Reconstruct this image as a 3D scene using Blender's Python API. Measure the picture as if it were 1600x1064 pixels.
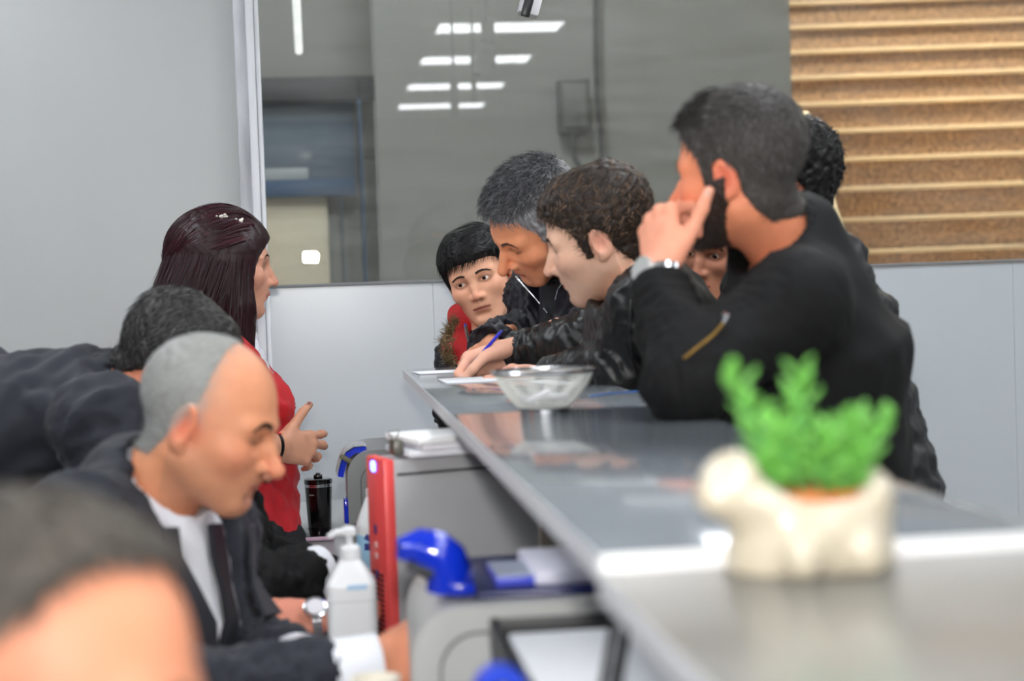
import bpy, bmesh, math, random
import numpy as np
from mathutils import Vector, Matrix
from math import pi, sin, cos, radians

for o in list(bpy.data.objects):
    bpy.data.objects.remove(o, do_unlink=True)
SC = bpy.context.scene
COL = SC.collection

# ---------------------------------------------------------------- camera
FPX = 2667.0                                   # focal length for a 1600 px wide frame
CAM = np.array([0.0, 0.0, 1.35])
YAW = math.atan(310 / FPX); PITCH = -math.atan(102 / FPX); ROLL = 0.035
FW = np.array([sin(YAW) * cos(PITCH), cos(YAW) * cos(PITCH), sin(PITCH)])
_r = np.array([cos(YAW), -sin(YAW), 0.0]); _u = np.cross(_r, FW)
RT = _r * cos(ROLL) - _u * sin(ROLL); UP = _u * cos(ROLL) + _r * sin(ROLL)


def at(u, v, d):
    """world point seen at (u, v) of the photograph, d metres in front of the lens"""
    return CAM + d * (FW + RT * (u - 800) / FPX + UP * (532 - v) / FPX)


cam = bpy.data.cameras.new('camera')
cam.sensor_width = 36.0
cam.lens = 36.0 * FPX / 1600.0
cam.clip_start = 0.05
cam.dof.use_dof = True
cam.dof.focus_distance = 3.9
cam.dof.aperture_fstop = 3.2
cam_o = bpy.data.objects.new('camera', cam)
COL.objects.link(cam_o)
cam_o.matrix_world = Matrix(((RT[0], UP[0], -FW[0], CAM[0]), (RT[1], UP[1], -FW[1], CAM[1]),
                             (RT[2], UP[2], -FW[2], CAM[2]), (0, 0, 0, 1)))
SC.camera = cam_o

# ---------------------------------------------------------------- world, flash, exposure
SC.view_settings.view_transform = 'Standard'
SC.view_settings.look = 'None'
SC.view_settings.gamma = 1.0
SC.view_settings.use_curve_mapping = False
SC.view_settings.exposure = 0.5
try:
    SC.cycles.use_denoising = True
except Exception:
    pass
SC.cycles.max_bounces = 8
SC.cycles.transparent_max_bounces = 12
SC.cycles.caustics_reflective = False
SC.cycles.caustics_refractive = False
SC.cycles.sample_clamp_indirect = 4.0
wd = bpy.data.worlds.new('world'); SC.world = wd; wd.use_nodes = True
wd.node_tree.nodes['Background'].inputs[0].default_value = (0.80, 0.86, 0.92, 1)
wd.node_tree.nodes['Background'].inputs[1].default_value = 0.5

fl = bpy.data.lights.new('camera_flash', 'AREA'); fl.shape = 'RECTANGLE'; fl.size = 0.07; fl.size_y = 0.045
fl.energy = 3.2; fl.color = (1.0, 0.98, 0.95); fl.spread = radians(70)
fl_o = bpy.data.objects.new('camera_flash', fl); COL.objects.link(fl_o)
fl_o.matrix_world = cam_o.matrix_world.copy()
fl_o.location = Vector((CAM + UP * 0.14 + FW * 0.06 - RT * 0.01).tolist())
LAMP_E = 15.0                                  # emission of the ceiling panels

# ---------------------------------------------------------------- materials
def lin(c):
    return tuple((x / 12.92 if x <= 0.04045 else ((x + 0.055) / 1.055) ** 2.4) for x in [v / 255.0 for v in c])


MATS = {}


def mat(name, rgb=(200, 200, 200), rough=0.5, metal=0.0, var=0.0, vscale=8.0, bump=0.0, bscale=60.0, col=False,
        spec=0.5, coat=0.0, coat_rough=0.05, sheen=0.0, trans=0.0, ior=1.45, emit=0.0, sss=0.0, stretch=(1, 1, 1), alpha=1.0, bdist=0.002):
    if name in MATS:
        return MATS[name]
    m = bpy.data.materials.new(name); m.use_nodes = True
    nt = m.node_tree; b = nt.nodes['Principled BSDF']
    c = lin(rgb) + (1,)
    b.inputs['Base Color'].default_value = c
    b.inputs['Roughness'].default_value = rough
    b.inputs['Metallic'].default_value = metal
    b.inputs['Specular IOR Level'].default_value = spec
    b.inputs['Coat Weight'].default_value = coat
    b.inputs['Coat Roughness'].default_value = coat_rough
    b.inputs['Sheen Weight'].default_value = sheen
    b.inputs['Transmission Weight'].default_value = trans
    b.inputs['IOR'].default_value = ior
    b.inputs['Alpha'].default_value = alpha
    if sss:
        b.inputs['Subsurface Weight'].default_value = sss
        b.inputs['Subsurface Radius'].default_value = (0.012, 0.005, 0.003)
        b.inputs['Subsurface Scale'].default_value = 1.0
    if emit:
        b.inputs['Emission Color'].default_value = c
        b.inputs['Emission Strength'].default_value = emit
    src = None
    if col:
        a = nt.nodes.new('ShaderNodeVertexColor'); a.layer_name = 'Col'; src = a.outputs[0]
    if var or bump:
        tc = nt.nodes.new('ShaderNodeTexCoord')
        mp = nt.nodes.new('ShaderNodeMapping'); mp.inputs['Scale'].default_value = stretch
        nt.links.new(tc.outputs['Object'], mp.inputs[0])
    if var:
        n = nt.nodes.new('ShaderNodeTexNoise'); n.inputs['Scale'].default_value = vscale
        n.inputs['Detail'].default_value = 5
        nt.links.new(mp.outputs[0], n.inputs['Vector'])
        mr = nt.nodes.new('ShaderNodeMapRange')
        mr.inputs['From Min'].default_value = 0.3; mr.inputs['From Max'].default_value = 0.7
        mr.inputs['To Min'].default_value = 1 - var; mr.inputs['To Max'].default_value = 1 + var * 0.6
        nt.links.new(n.outputs[0], mr.inputs[0])
        mx = nt.nodes.new('ShaderNodeVectorMath'); mx.operation = 'SCALE'
        if src is not None:
            nt.links.new(src, mx.inputs[0])
        else:
            mx.inputs[0].default_value = c[:3]
        nt.links.new(mr.outputs[0], mx.inputs['Scale']); src = mx.outputs[0]
    if src is not None:
        nt.links.new(src, b.inputs['Base Color'])
    if bump:
        n2 = nt.nodes.new('ShaderNodeTexNoise'); n2.inputs['Scale'].default_value = bscale
        n2.inputs['Detail'].default_value = 4
        nt.links.new(mp.outputs[0], n2.inputs['Vector'])
        bp = nt.nodes.new('ShaderNodeBump'); bp.inputs['Strength'].default_value = bump
        bp.inputs['Distance'].default_value = bdist
        nt.links.new(n2.outputs[0], bp.inputs['Height']); nt.links.new(bp.outputs[0], b.inputs['Normal'])
    MATS[name] = m
    return m


def glass_mat(name, tint=(225, 232, 230), gloss_rough=0.0, ior=1.5, haze=0.04):
    """thin clean-pane glass: straight-through view, Fresnel mirror, a little haze of smudges and flash glare"""
    m = bpy.data.materials.new(name); m.use_nodes = True
    nt = m.node_tree; nt.nodes.clear()
    out = nt.nodes.new('ShaderNodeOutputMaterial')
    tr = nt.nodes.new('ShaderNodeBsdfTransparent'); tr.inputs[0].default_value = lin(tint) + (1,)
    gl = nt.nodes.new('ShaderNodeBsdfGlossy'); gl.inputs['Roughness'].default_value = gloss_rough
    gl.inputs[0].default_value = (1, 1, 1, 1)
    fr = nt.nodes.new('ShaderNodeFresnel'); fr.inputs[0].default_value = ior
    m1 = nt.nodes.new('ShaderNodeMixShader')
    nt.links.new(fr.outputs[0], m1.inputs[0]); nt.links.new(tr.outputs[0], m1.inputs[1]); nt.links.new(gl.outputs[0], m1.inputs[2])
    df = nt.nodes.new('ShaderNodeBsdfDiffuse'); df.inputs[0].default_value = (0.7, 0.72, 0.7, 1)
    tc = nt.nodes.new('ShaderNodeTexCoord'); mp = nt.nodes.new('ShaderNodeMapping')
    mp.inputs['Rotation'].default_value = (0, 0.6, 0); mp.inputs['Scale'].default_value = (1.2, 1, 9)
    nz = nt.nodes.new('ShaderNodeTexNoise'); nz.inputs['Scale'].default_value = 3; nz.inputs['Detail'].default_value = 8
    mr = nt.nodes.new('ShaderNodeMapRange')
    mr.inputs['From Min'].default_value = 0.35; mr.inputs['From Max'].default_value = 0.75
    mr.inputs['To Min'].default_value = haze * 0.35; mr.inputs['To Max'].default_value = haze * 1.8  # pale streaks imitate smudges and flash glare on the pane
    nt.links.new(tc.outputs['Object'], mp.inputs[0]); nt.links.new(mp.outputs[0], nz.inputs['Vector'])
    nt.links.new(nz.outputs[0], mr.inputs[0])
    m2 = nt.nodes.new('ShaderNodeMixShader')
    nt.links.new(mr.outputs[0], m2.inputs[0]); nt.links.new(m1.outputs[0], m2.inputs[1]); nt.links.new(df.outputs[0], m2.inputs[2])
    nt.links.new(m2.outputs[0], out.inputs[0])
    MATS[name] = m
    return m


# ---------------------------------------------------------------- mesh helpers
def tag(o, label=None, cat=None, group=None, kind=None):
    if label: o['label'] = label
    if cat: o['category'] = cat
    if group: o['group'] = group
    if kind: o['kind'] = kind
    return o


def empty(name, loc, label=None, cat=None, group=None, kind=None, rz=0.0):
    o = bpy.data.objects.new(name, None); COL.objects.link(o)
    o.empty_display_size = 0.1
    o.location = Vector([float(x) for x in loc]); o.rotation_euler = (0, 0, rz)
    return tag(o, label, cat, group, kind)


def np_mesh(name, V, F, m, parent=None, cols=None, smooth=True, base=(0, 0, 0), tris=None):
    """V (n,3), F (m,4) quads and optional tris (k,3), vertex colours in linear rgb"""
    V = np.asarray(V, dtype=np.float32) - np.asarray(base, dtype=np.float32)
    F = np.asarray(F, dtype=np.int32).reshape(-1, 4) if F is not None else np.zeros((0, 4), np.int32)
    T = np.asarray(tris, dtype=np.int32).reshape(-1, 3) if tris is not None else np.zeros((0, 3), np.int32)
    me = bpy.data.meshes.new(name)
    me.vertices.add(len(V)); me.vertices.foreach_set('co', V.ravel())
    nl = F.size + T.size
    me.loops.add(nl); me.loops.foreach_set('vertex_index', np.concatenate([F.ravel(), T.ravel()]))
    np_ = len(F) + len(T)
    me.polygons.add(np_)
    st = np.concatenate([np.arange(len(F)) * 4, F.size + np.arange(len(T)) * 3]).astype(np.int32)
    me.polygons.foreach_set('loop_start', st)
    if smooth:
        me.polygons.foreach_set('use_smooth', np.ones(np_, dtype=bool))
    if cols is not None:
        ca = me.color_attributes.new('Col', 'FLOAT_COLOR', 'POINT')
        c4 = np.ones((len(V), 4), np.float32); c4[:, :3] = cols
        ca.data.foreach_set('color', c4.ravel())
    me.update(); me.validate()
    if m: me.materials.append(m)
    o = bpy.data.objects.new(name, me); COL.objects.link(o)
    if parent: o.parent = parent
    return o


class MB:
    """collects simple solids and links them as one mesh object"""
    def __init__(s):
        s.bm = bmesh.new()

    def box(s, c, size, rot=None, bevel=0.0, seg=2):
        r = bmesh.ops.create_cube(s.bm, size=1.0)
        vs = r['verts']
        bmesh.ops.scale(s.bm, vec=Vector(size), verts=vs)
        if bevel:
            es = list({e for v in vs for e in v.link_edges})
            r2 = bmesh.ops.bevel(s.bm, geom=es, offset=bevel, segments=seg, profile=0.5, affect='EDGES')
            vs = list({v for f in r2['faces'] for v in f.verts} | {v for v in vs if v.is_valid})
        M = (Matrix.Translation(Vector([float(x) for x in c])) @ (rot.to_4x4() if rot is not None else Matrix.Identity(4)))
        bmesh.ops.transform(s.bm, matrix=M, verts=vs)
        return s

    def lathe(s, prof, n=32, M=None, cap=True):
        rings = []
        for r, z in prof:
            rings.append([s.bm.verts.new(((r * cos(2 * pi * i / n)), (r * sin(2 * pi * i / n)), z)) for i in range(n)])
        allv = [v for q in rings for v in q]
        for a, b in zip(rings, rings[1:]):
            for i in range(n):
                s.bm.faces.new((a[i], a[(i + 1) % n], b[(i + 1) % n], b[i]))
        if cap:
            try:
                s.bm.faces.new(list(reversed(rings[0]))); s.bm.faces.new(rings[-1])
            except Exception:
                pass
        if M is not None:
            bmesh.ops.transform(s.bm, matrix=M, verts=allv)
        return s

    def tube(s, path, r, n=10, flat=None):
        """r: radius or list of radii"""
        P = [Vector([float(x) for x in p]) for p in path]
        R = r if isinstance(r, (list, tuple)) else [r] * len(P)
        prev = None; rings = []
        for i, p in enumerate(P):
            d = (P[min(i + 1, len(P) - 1)] - P[max(i - 1, 0)]).normalized()
            if prev is None:
                a = d.orthogonal().normalized()
            else:
                a = (prev - d * prev.dot(d)).normalized()
            prev = a; b = d.cross(a)
            rings.append([s.bm.verts.new(p + (a * cos(2 * pi * k / n) + b * sin(2 * pi * k / n)) * R[i]) for k in range(n)])
        for a, b in zip(rings, rings[1:]):
            for i in range(n):
                s.bm.faces.new((a[i], a[(i + 1) % n], b[(i + 1) % n], b[i]))
        s.bm.faces.new(list(reversed(rings[0]))); s.bm.faces.new(rings[-1])
        return s

    def prism(s, pts, d, M=None):
        """outline in xy extruded by d in z"""
        a = [s.bm.verts.new((x, y, 0)) for x, y in pts]; b = [s.bm.verts.new((x, y, d)) for x, y in pts]
        n = len(pts)
        s.bm.faces.new(list(reversed(a))); s.bm.faces.new(b)
        for i in range(n):
            s.bm.faces.new((a[i], a[(i + 1) % n], b[(i + 1) % n], b[i]))
        if M is not None:
            bmesh.ops.transform(s.bm, matrix=M, verts=a + b)
        return s

    def strip(s, L, R, t):
        """solid band between two polylines of points, t thick along its normal"""
        L = [Vector([float(x) for x in p]) for p in L]; R = [Vector([float(x) for x in p]) for p in R]
        n = len(L); nr = []
        for i in range(n):
            d = (L[min(i + 1, n - 1)] - L[max(i - 1, 0)]); nr.append(d.cross(R[i] - L[i]).normalized() * t)
        a = [s.bm.verts.new(p) for p in L]; b = [s.bm.verts.new(p) for p in R]
        c = [s.bm.verts.new(p + q) for p, q in zip(L, nr)]; e = [s.bm.verts.new(p + q) for p, q in zip(R, nr)]
        for i in range(n - 1):
            s.bm.faces.new((a[i], a[i + 1], b[i + 1], b[i])); s.bm.faces.new((c[i], e[i], e[i + 1], c[i + 1]))
            s.bm.faces.new((a[i], c[i], c[i + 1], a[i + 1])); s.bm.faces.new((b[i], b[i + 1], e[i + 1], e[i]))
        s.bm.faces.new((a[0], b[0], e[0], c[0])); s.bm.faces.new((a[-1], c[-1], e[-1], b[-1]))
        return s

    def build(s, name, m, parent=None, smooth=True, loc=None, base=None, angle=35):
        bmesh.ops.recalc_face_normals(s.bm, faces=s.bm.faces)
        me = bpy.data.meshes.new(name)
        if base is not None:
            bmesh.ops.translate(s.bm, vec=-Vector([float(x) for x in base]), verts=s.bm.verts)
        s.bm.to_mesh(me); s.bm.free()
        if smooth:
            me.polygons.foreach_set('use_smooth', np.ones(len(me.polygons), dtype=bool))
            me.set_sharp_from_angle(angle=radians(angle))
        if m: me.materials.append(m)
        o = bpy.data.objects.new(name, me); COL.objects.link(o)
        if loc is not None: o.location = Vector([float(x) for x in loc])
        if parent: o.parent = parent
        return o


def rz(a):
    return Matrix.Rotation(a, 3, 'Z')


def xform(loc, R=None):
    return Matrix.Translation(Vector([float(x) for x in loc])) @ (R.to_4x4() if R is not None else Matrix.Identity(4))


def axes(x, y, z):
    """rotation matrix with the given column vectors"""
    return Matrix(((x[0], y[0], z[0]), (x[1], y[1], z[1]), (x[2], y[2], z[2])))
# ================================================================ the room
WY = 4.75                                      # back wall plane
m_wall = mat('painted_wall', (182, 184, 183), 0.5, var=0.03, vscale=2.0, bump=0.05, bscale=120)
m_panel = mat('laminate_panel', (190, 195, 199), 0.24, var=0.02, vscale=1.5, bump=0.07, bscale=260, spec=0.6)
m_floor = mat('floor_tile', (150, 148, 142), 0.3, var=0.1, vscale=4)
m_ceil = mat('ceiling_paint', (225, 225, 222), 0.8, var=0.02)
m_alu = mat('white_aluminium', (214, 216, 220), 0.35, var=0.03, vscale=5)
m_alu_worn = mat('worn_aluminium_edge', (188, 190, 194), 0.5, var=0.28, vscale=26, stretch=(1, 1, 0.15))
m_lamp = mat('lamp_diffuser', (246, 250, 255), 0.5, emit=LAMP_E)
m_farwall = mat('far_wall_paint', (140, 142, 140), 0.6, var=0.08, vscale=1.3)
m_hall = mat('hall_wall_paint', (170, 172, 172), 0.6, var=0.05, vscale=1.0)


def struct(name, mb, m, parent=None, kind='structure'):
    o = mb.build(name, m, parent)
    if parent is None: o['kind'] = kind
    return o


def slab(x0, x1, y0, y1, z0, z1, bevel=0.0):
    return MB().box(((x0 + x1) / 2, (y0 + y1) / 2, (z0 + z1) / 2), (x1 - x0, y1 - y0, z1 - z0), bevel=bevel)


struct('floor', slab(-3.6, 5.2, -6.6, 12.5, -0.1, 0.0), m_floor)
struct('ceiling', slab(-3.6, 5.2, -6.6, WY, 2.86, 2.96), m_ceil)
struct('wall_left', slab(-3.6, -3.5, -6.6, WY, 0, 2.86), m_hall)
struct('wall_right', slab(5.1, 5.2, -6.6, 12.5, 0, 4.4), m_hall)
struct('wall_front', slab(-3.6, 5.2, -6.7, -6.6, 0, 2.96), m_hall)
struct('wall_back', slab(-3.6, -0.182, WY, WY + 0.12, 0, 2.86), m_wall)
lw = empty('wall_lower', (0, WY, 0), kind='structure')
MB().box((2.46, WY + 0.075, 0.668), (5.28, 0.09, 1.336)).build('core', m_panel, lw, base=(0, WY, 0))
for i, (a, b) in enumerate(((-0.118, 0.3347), (0.3353, 1.2197), (1.2203, 2.0197), (2.0203, 2.9197), (2.9203, 3.8197), (3.8203, 5.1))):
    MB().box(((a + b) / 2, WY + 0.015, 0.668), (b - a, 0.03, 1.336), bevel=0.0006, seg=1).build('panel', m_panel, lw, base=(0, WY, 0))
struct('wall_over_window', slab(-0.182, 5.1, WY, WY + 0.12, 2.62, 2.86), m_wall)

# window_1: the long fixed pane
w1 = empty('window_1', (0, WY, 1.34), kind='structure')
b0 = (0, WY, 1.34)
MB().box((-0.166, WY - 0.008, 1.43), (0.034, 0.05, 2.86), bevel=0.003).build('worn_jamb', m_alu_worn, w1, base=b0)
MB().box((-0.139, WY - 0.016, 1.43), (0.022, 0.06, 2.86), bevel=0.003).build('jamb', m_alu, w1, base=b0)
MB().box((-0.121, WY - 0.006, 1.43), (0.012, 0.04, 2.86), bevel=0.002).build('jamb_bead', mat('bright_bead', (238, 240, 244), 0.25), w1, base=b0)
MB().box((2.49, WY + 0.02, 1.341), (5.22, 0.05, 0.009), bevel=0.002).build('sill', mat('sill_grey', (120, 122, 124), 0.4), w1, base=b0)
MB().box((2.49, WY + 0.02, 2.61), (5.22, 0.06, 0.03), bevel=0.002).build('head', m_alu, w1, base=b0)
MB().box((2.49, WY + 0.024, 1.976), (5.21, 0.008, 1.264)).build('pane', glass_mat('window_glass', tint=(226, 226, 223), haze=0.05), w1, base=b0)

# ceiling light panels of the hall (mirrored in the pane)
PANELS = [(cx, cy) for cx in (-1.22, 1.18, 3.58) for cy in (-5.3, -3.8, -2.2, -0.7, 0.9, 2.4, 3.9) if not (cx > 3 and cy < 0)]
lp_d = None; lp_f = None
place = {-1.22: 'left', 1.18: 'middle', 3.58: 'right'}
ordn = ['first', 'second', 'third', 'fourth', 'fifth', 'sixth', 'seventh']
for i, (cx, cy) in enumerate(PANELS):
    e = empty('ceiling_light', (cx, cy, 2.86), 'white ceiling light panel, %s from the window wall in the %s row' % (ordn[6 - [-5.3, -3.8, -2.2, -0.7, 0.9, 2.4, 3.9].index(cy)], place[cx]), 'light', 'ceiling light panels of the hall')
    if lp_d is None:
        mb = MB()
        for sx in (-1, 1): mb.box((sx * 0.382, 0, -0.012), (0.02, 0.46, 0.03))
        for sy in (-1, 1): mb.box((0, sy * 0.22, -0.012), (0.744, 0.02, 0.03))
        lp_f = mb.build('frame', m_alu, e); lp_d = MB().box((0, 0, -0.012), (0.744, 0.42, 0.014)).build('diffuser', m_lamp, e)
    else:
        for src in (lp_f, lp_d):
            c = src.copy(); COL.objects.link(c); c.parent = e

# slim pendants of the hall that hang in front of the light panels; the pane mirrors them
m_pend = mat('pendant_grey', (120, 120, 118), 0.5)
for (u, v0, v1, w, d, lab) in ((763, 30, 105, 20, 8.6, 'short thick grey pendant box on a rod, mirrored before the light panels'),
                               (709, 100, 182, 12, 9.2, 'long thin grey pendant tube, mirrored lowest before the light panels'),
                               (739, 60, 160, 8, 9.6, 'thinnest grey pendant tube, mirrored between two thicker pendants')):
    a = at(u, v0, d); b = at(u, v1, d)
    y = 2 * WY - a[1]
    e = empty('pendant', (a[0], y, b[2]), lab, 'pendant', 'grey hanging pendants of the hall')
    wm = w * d / FPX
    MB().box((0, 0, (a[2] - b[2]) / 2), (wm, wm, a[2] - b[2]), bevel=0.004).build('housing', m_pend, e)
    MB().tube([(0, 0, a[2] - b[2]), (0, 0, 2.86 - b[2])], 0.008, 8).build('rod', m_pend, e)

# ---------------------------------------------------------------- behind the pane
FY = 8.3
xw0 = at(592, 300, FY)[0]; xw1 = at(1256, 200, FY)[0]
struct('wall_far', slab(xw0, xw1, FY, FY + 0.12, 0, 4.4), m_farwall)
struct('wall_far_recess', slab(-1.6, xw0 + 0.02, FY + 0.7, FY + 0.8, 0, 4.4), m_farwall)
struct('wall_stairwell', slab(1.5, 5.2, 12.4, 12.5, 0, 4.4), mat('stairwell_paint', (196, 184, 160), 0.6))
struct('wall_far_left', slab(-1.7, -1.6, WY + 0.12, FY + 0.8, 0, 4.4), m_farwall)
struct('ceiling_far', slab(-1.7, 5.2, WY, 12.5, 4.4, 4.5), m_ceil)
# unseen lamps added to brighten the far wall, stairs and door
for k, (x, y, s, e_, lab) in enumerate(((0.6, 6.3, 0.6, 72.0, 'square lamp added out of view behind the window to brighten the grey wall'),
                                   (3.7, 8.3, 1.0, 64.0, 'large warm lamp added out of view to brighten the stone stairs'),
                                   (-0.6, 7.6, 0.4, 75.0, 'small lamp added out of view to brighten the blue door'))):
    e = empty('hall_fill_lamp', (x, y, 4.4), lab, 'light')
    MB().box((0, 0, -0.02), (s + 0.06, s + 0.06, 0.04), bevel=0.005).build('frame', m_alu, e)
    MB().box((0, 0, -0.045), (s, s, 0.02), bevel=0.004).build('diffuser', mat('hall_fill_lamp_%d' % k, (255, 245, 228) if k == 1 else (246, 250, 255), 0.5, emit=e_), e)

# meter box and its cable on the far wall
a = at(870, 126, FY); b = at(922, 206, FY)
e = empty('meter_box', ((a[0] + b[0]) / 2, FY, b[2]), 'dark grey metal box on the far wall, cable at its foot', 'box')
w = b[0] - a[0]; h = a[2] - b[2]
mg = mat('box_grey', (92, 94, 94), 0.45)
MB().box((0, -0.05, h / 2), (w, 0.1, h), bevel=0.006).build('body', mg, e)
MB().box((0, -0.106, h / 2), (w * 0.74, 0.012, h * 0.8), bevel=0.004).build('cover', mat('box_cover', (112, 114, 113), 0.35), e)
pth = [at(u, v, FY - 0.03) for u, v in ((931, -60), (931, 60), (933, 150), (939, 210), (940, 245), (930, 268), (912, 268), (899, 250), (895, 228), (895, 206))]
c = MB().tube(pth, 0.014, 8).build('cable', mat('cable_dark', (62, 63, 64), 0.5)); tag(c, 'dark cable running down the far wall and looping into the meter box', 'cable')

# blue door with a pale lower leaf, modelled in place of a pane reflection
dy = FY + 0.66
m_blue = mat('blue_metal', (66, 92, 124), 0.4, var=0.06)
d1 = empty('reflected_door', (at(500, 430, dy)[0], dy, 0), kind='structure')
bs = (at(500, 430, dy)[0], dy, 0)


def dbox(name, u0, v0, u1, v1, m, dep=0.06, off=0.0):
    p = at(u0, v0, dy - off); q = at(u1, v1, dy - off)
    z1 = p[2]; z0 = min(q[2], p[2] - 0.01)
    return MB().box(((p[0] + q[0]) / 2, dy - off, (z0 + z1) / 2), (abs(q[0] - p[0]), dep, z1 - z0), bevel=0.004).build(name, m, d1, base=bs)


dbox('header', 395, 128, 592, 158, mat('dark_header', (66, 68, 72), 0.5), 0.1, 0.05)
dbox('post', 556, 128, 592, 900, m_blue, 0.1, 0.05)
dbox('rail', 395, 286, 556, 306, m_blue, 0.08, 0.03)
dbox('stile', 534, 300, 556, 900, m_blue, 0.08, 0.03)
dbox('upper_panel', 395, 158, 556, 286, mat('blue_grey_glass', (104, 118, 134), 0.15), 0.03)
dbox('lower_panel', 395, 306, 534, 900, mat('cream_panel', (222, 212, 190), 0.4), 0.03)
dbox('notice', 412, 266, 482, 282, mat('notice_white', (170, 178, 184), 0.5), 0.01, 0.05)
# stone staircase
st = empty('staircase', (3.6, 8.0, 0), 'speckled brown granite stairs with beige treads behind the window', 'staircase')
m_tread = mat('beige_stone', (222, 200, 164), 0.4, var=0.08, vscale=14)
m_gran = bpy.data.materials.new('brown_granite'); m_gran.use_nodes = True
nt = m_gran.node_tree; pb = nt.nodes['Principled BSDF']; pb.inputs['Roughness'].default_value = 0.35
tc = nt.nodes.new('ShaderNodeTexCoord'); vo = nt.nodes.new('ShaderNodeTexVoronoi'); vo.inputs['Scale'].default_value = 26
nz = nt.nodes.new('ShaderNodeTexNoise'); nz.inputs['Scale'].default_value = 70; nz.inputs['Detail'].default_value = 6
cr = nt.nodes.new('ShaderNodeValToRGB'); cr.color_ramp.elements[0].position = 0.32; cr.color_ramp.elements[1].position = 0.66
cr.color_ramp.elements[0].color = lin((104, 88, 72)) + (1,); cr.color_ramp.elements[1].color = lin((206, 172, 138)) + (1,)
el = cr.color_ramp.elements.new(0.5); el.color = lin((170, 138, 106)) + (1,)
nt.links.new(tc.outputs['Object'], nz.inputs['Vector']); nt.links.new(nz.outputs[0], cr.inputs[0])
mxn = nt.nodes.new('ShaderNodeMix'); mxn.data_type = 'RGBA'; mxn.inputs[0].default_value = 0.3
nt.links.new(tc.outputs['Object'], vo.inputs['Vector'])
nt.links.new(cr.outputs[0], mxn.inputs[6]); nt.links.new(vo.outputs['Color'], mxn.inputs[7])
hs = nt.nodes.new('ShaderNodeHueSaturation'); hs.inputs['Saturation'].default_value = 1.0
mx2 = nt.nodes.new('ShaderNodeMix'); mx2.data_type = 'RGBA'; mx2.blend_type = 'MULTIPLY'; mx2.inputs[0].default_value = 0.15
nt.links.new(cr.outputs[0], mx2.inputs[6]); nt.links.new(vo.outputs['Distance'], mx2.inputs[7])
nt.links.new(mx2.outputs[2], pb.inputs['Base Color'])
RISE, RUN = 0.178, 0.19
ang = -0.116
ca, sa = cos(ang), sin(ang)
sl = at(1240, 394, 9.2)
for n in range(-7, 13):
    z = sl[2] + RISE * n
    cy = RUN * n
    # local frame: x along the nosing, y up the flight
    def loc(lx, ly, lz):
        return (sl[0] + lx * ca - ly * sa - 3.6, sl[1] + lx * sa + ly * ca - 8.0, lz)
    xl = 0.045 * min(8, max(0, 5 - n)) if n < 5 else -0.12
    xl = 0.0 if n >= 4 else (4 - n) * 0.048
    R = rz(ang); x1 = 2.1
    MB().box(loc((xl + x1) / 2, cy + 0.15, z - 0.012), (x1 - xl, 0.34, 0.026), rot=R, bevel=0.004).build('tread', m_tread, st)
    MB().box(loc((xl + x1) / 2, cy + 0.065, z - 0.024 - (RISE - 0.024) / 2), (x1 - xl, 0.03, RISE - 0.024), rot=R).build('riser', m_gran, st)
p = at(1256, 196, 9.15); q = at(1306, 362, 8.85)
dv = Vector((q - p).tolist()); L = dv.length; dv.normalize()
sx = Vector((1, 0, 0)); sx = (sx - dv * sx.dot(dv)).normalized(); sy = dv.cross(sx)
MB().box(((p + q) / 2 - np.array([3.6, 8, 0])), (0.045, 0.12, L + 0.1), rot=axes(sx, sy, dv), bevel=0.004).build('stringer', mat('cream_paint', (240, 226, 190), 0.4), st)

# small fixture seen at the top edge and a hanging tube light
p = at(832, 28, 4.2)
e = empty('bracket_lamp', (p[0], p[1], p[2]), 'small white and black fixture hanging at the top edge before the window', 'fixture')
MB().box((0, 0, 0.05), (0.05, 0.05, 0.09), bevel=0.004, rot=Matrix.Rotation(0.3, 3, 'Y')).build('housing', mat('fix_white', (225, 226, 230), 0.3), e)
MB().box((-0.012, -0.03, 0.035), (0.022, 0.02, 0.075), bevel=0.003, rot=Matrix.Rotation(0.3, 3, 'Y')).build('lens_bar', mat('fix_dark', (40, 42, 44), 0.3), e)
MB().tube([(0.012, 0, 0.08), (0.012, 0, 2.86 - p[2])], 0.006, 8).build('rod', m_pend, e)
p = at(467, 80, 7.2); q = at(460, -60, 6.2)
e = empty('tube_light', p, 'bright slim tube light hanging behind the window above the blue door', 'light')
MB().tube([(0, 0, 0), tuple(q - p)], 0.016, 10).build('tube', mat('tube_emit', (235, 240, 245), 0.4, emit=1.3), e)
MB().tube([tuple(q - p), (q[0] - p[0], q[1] - p[1], 4.4 - p[2])], 0.006, 8).build('rod', m_pend, e)

# ================================================================ counter and desk
CX0, CX1, CZ = 0.195, 0.525, 1.15
m_counter = mat('grey_laminate_gloss', (122, 128, 134), 0.12, var=0.02, vscale=2, spec=0.6, coat=0.35, coat_rough=0.03)
m_counter2 = mat('pale_laminate_gloss', (128, 126, 120), 0.28, var=0.02, vscale=2, spec=0.5, coat=0.12, coat_rough=0.12)
m_edge = mat('counter_edge', (206, 208, 210), 0.45)
m_white_edge = mat('white_edge_band', (240, 240, 240), 0.3)
m_dark = mat('under_counter_shade', (26, 26, 28), 0.5)  # near-black colour stands in for the shade beneath the counter top
ct = empty('reception_counter', (0.36, 2.2, 0), 'long high reception counter with glossy grey top', 'counter')
cb = (0.36, 2.2, 0)


def cbox(name, x0, x1, y0, y1, z0, z1, m, bevel=0.0, parent=ct):
    return MB().box(((x0 + x1) / 2, (y0 + y1) / 2, (z0 + z1) / 2), (x1 - x0, y1 - y0, z1 - z0), bevel=bevel, seg=2).build(name, m, parent, base=cb)


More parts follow.
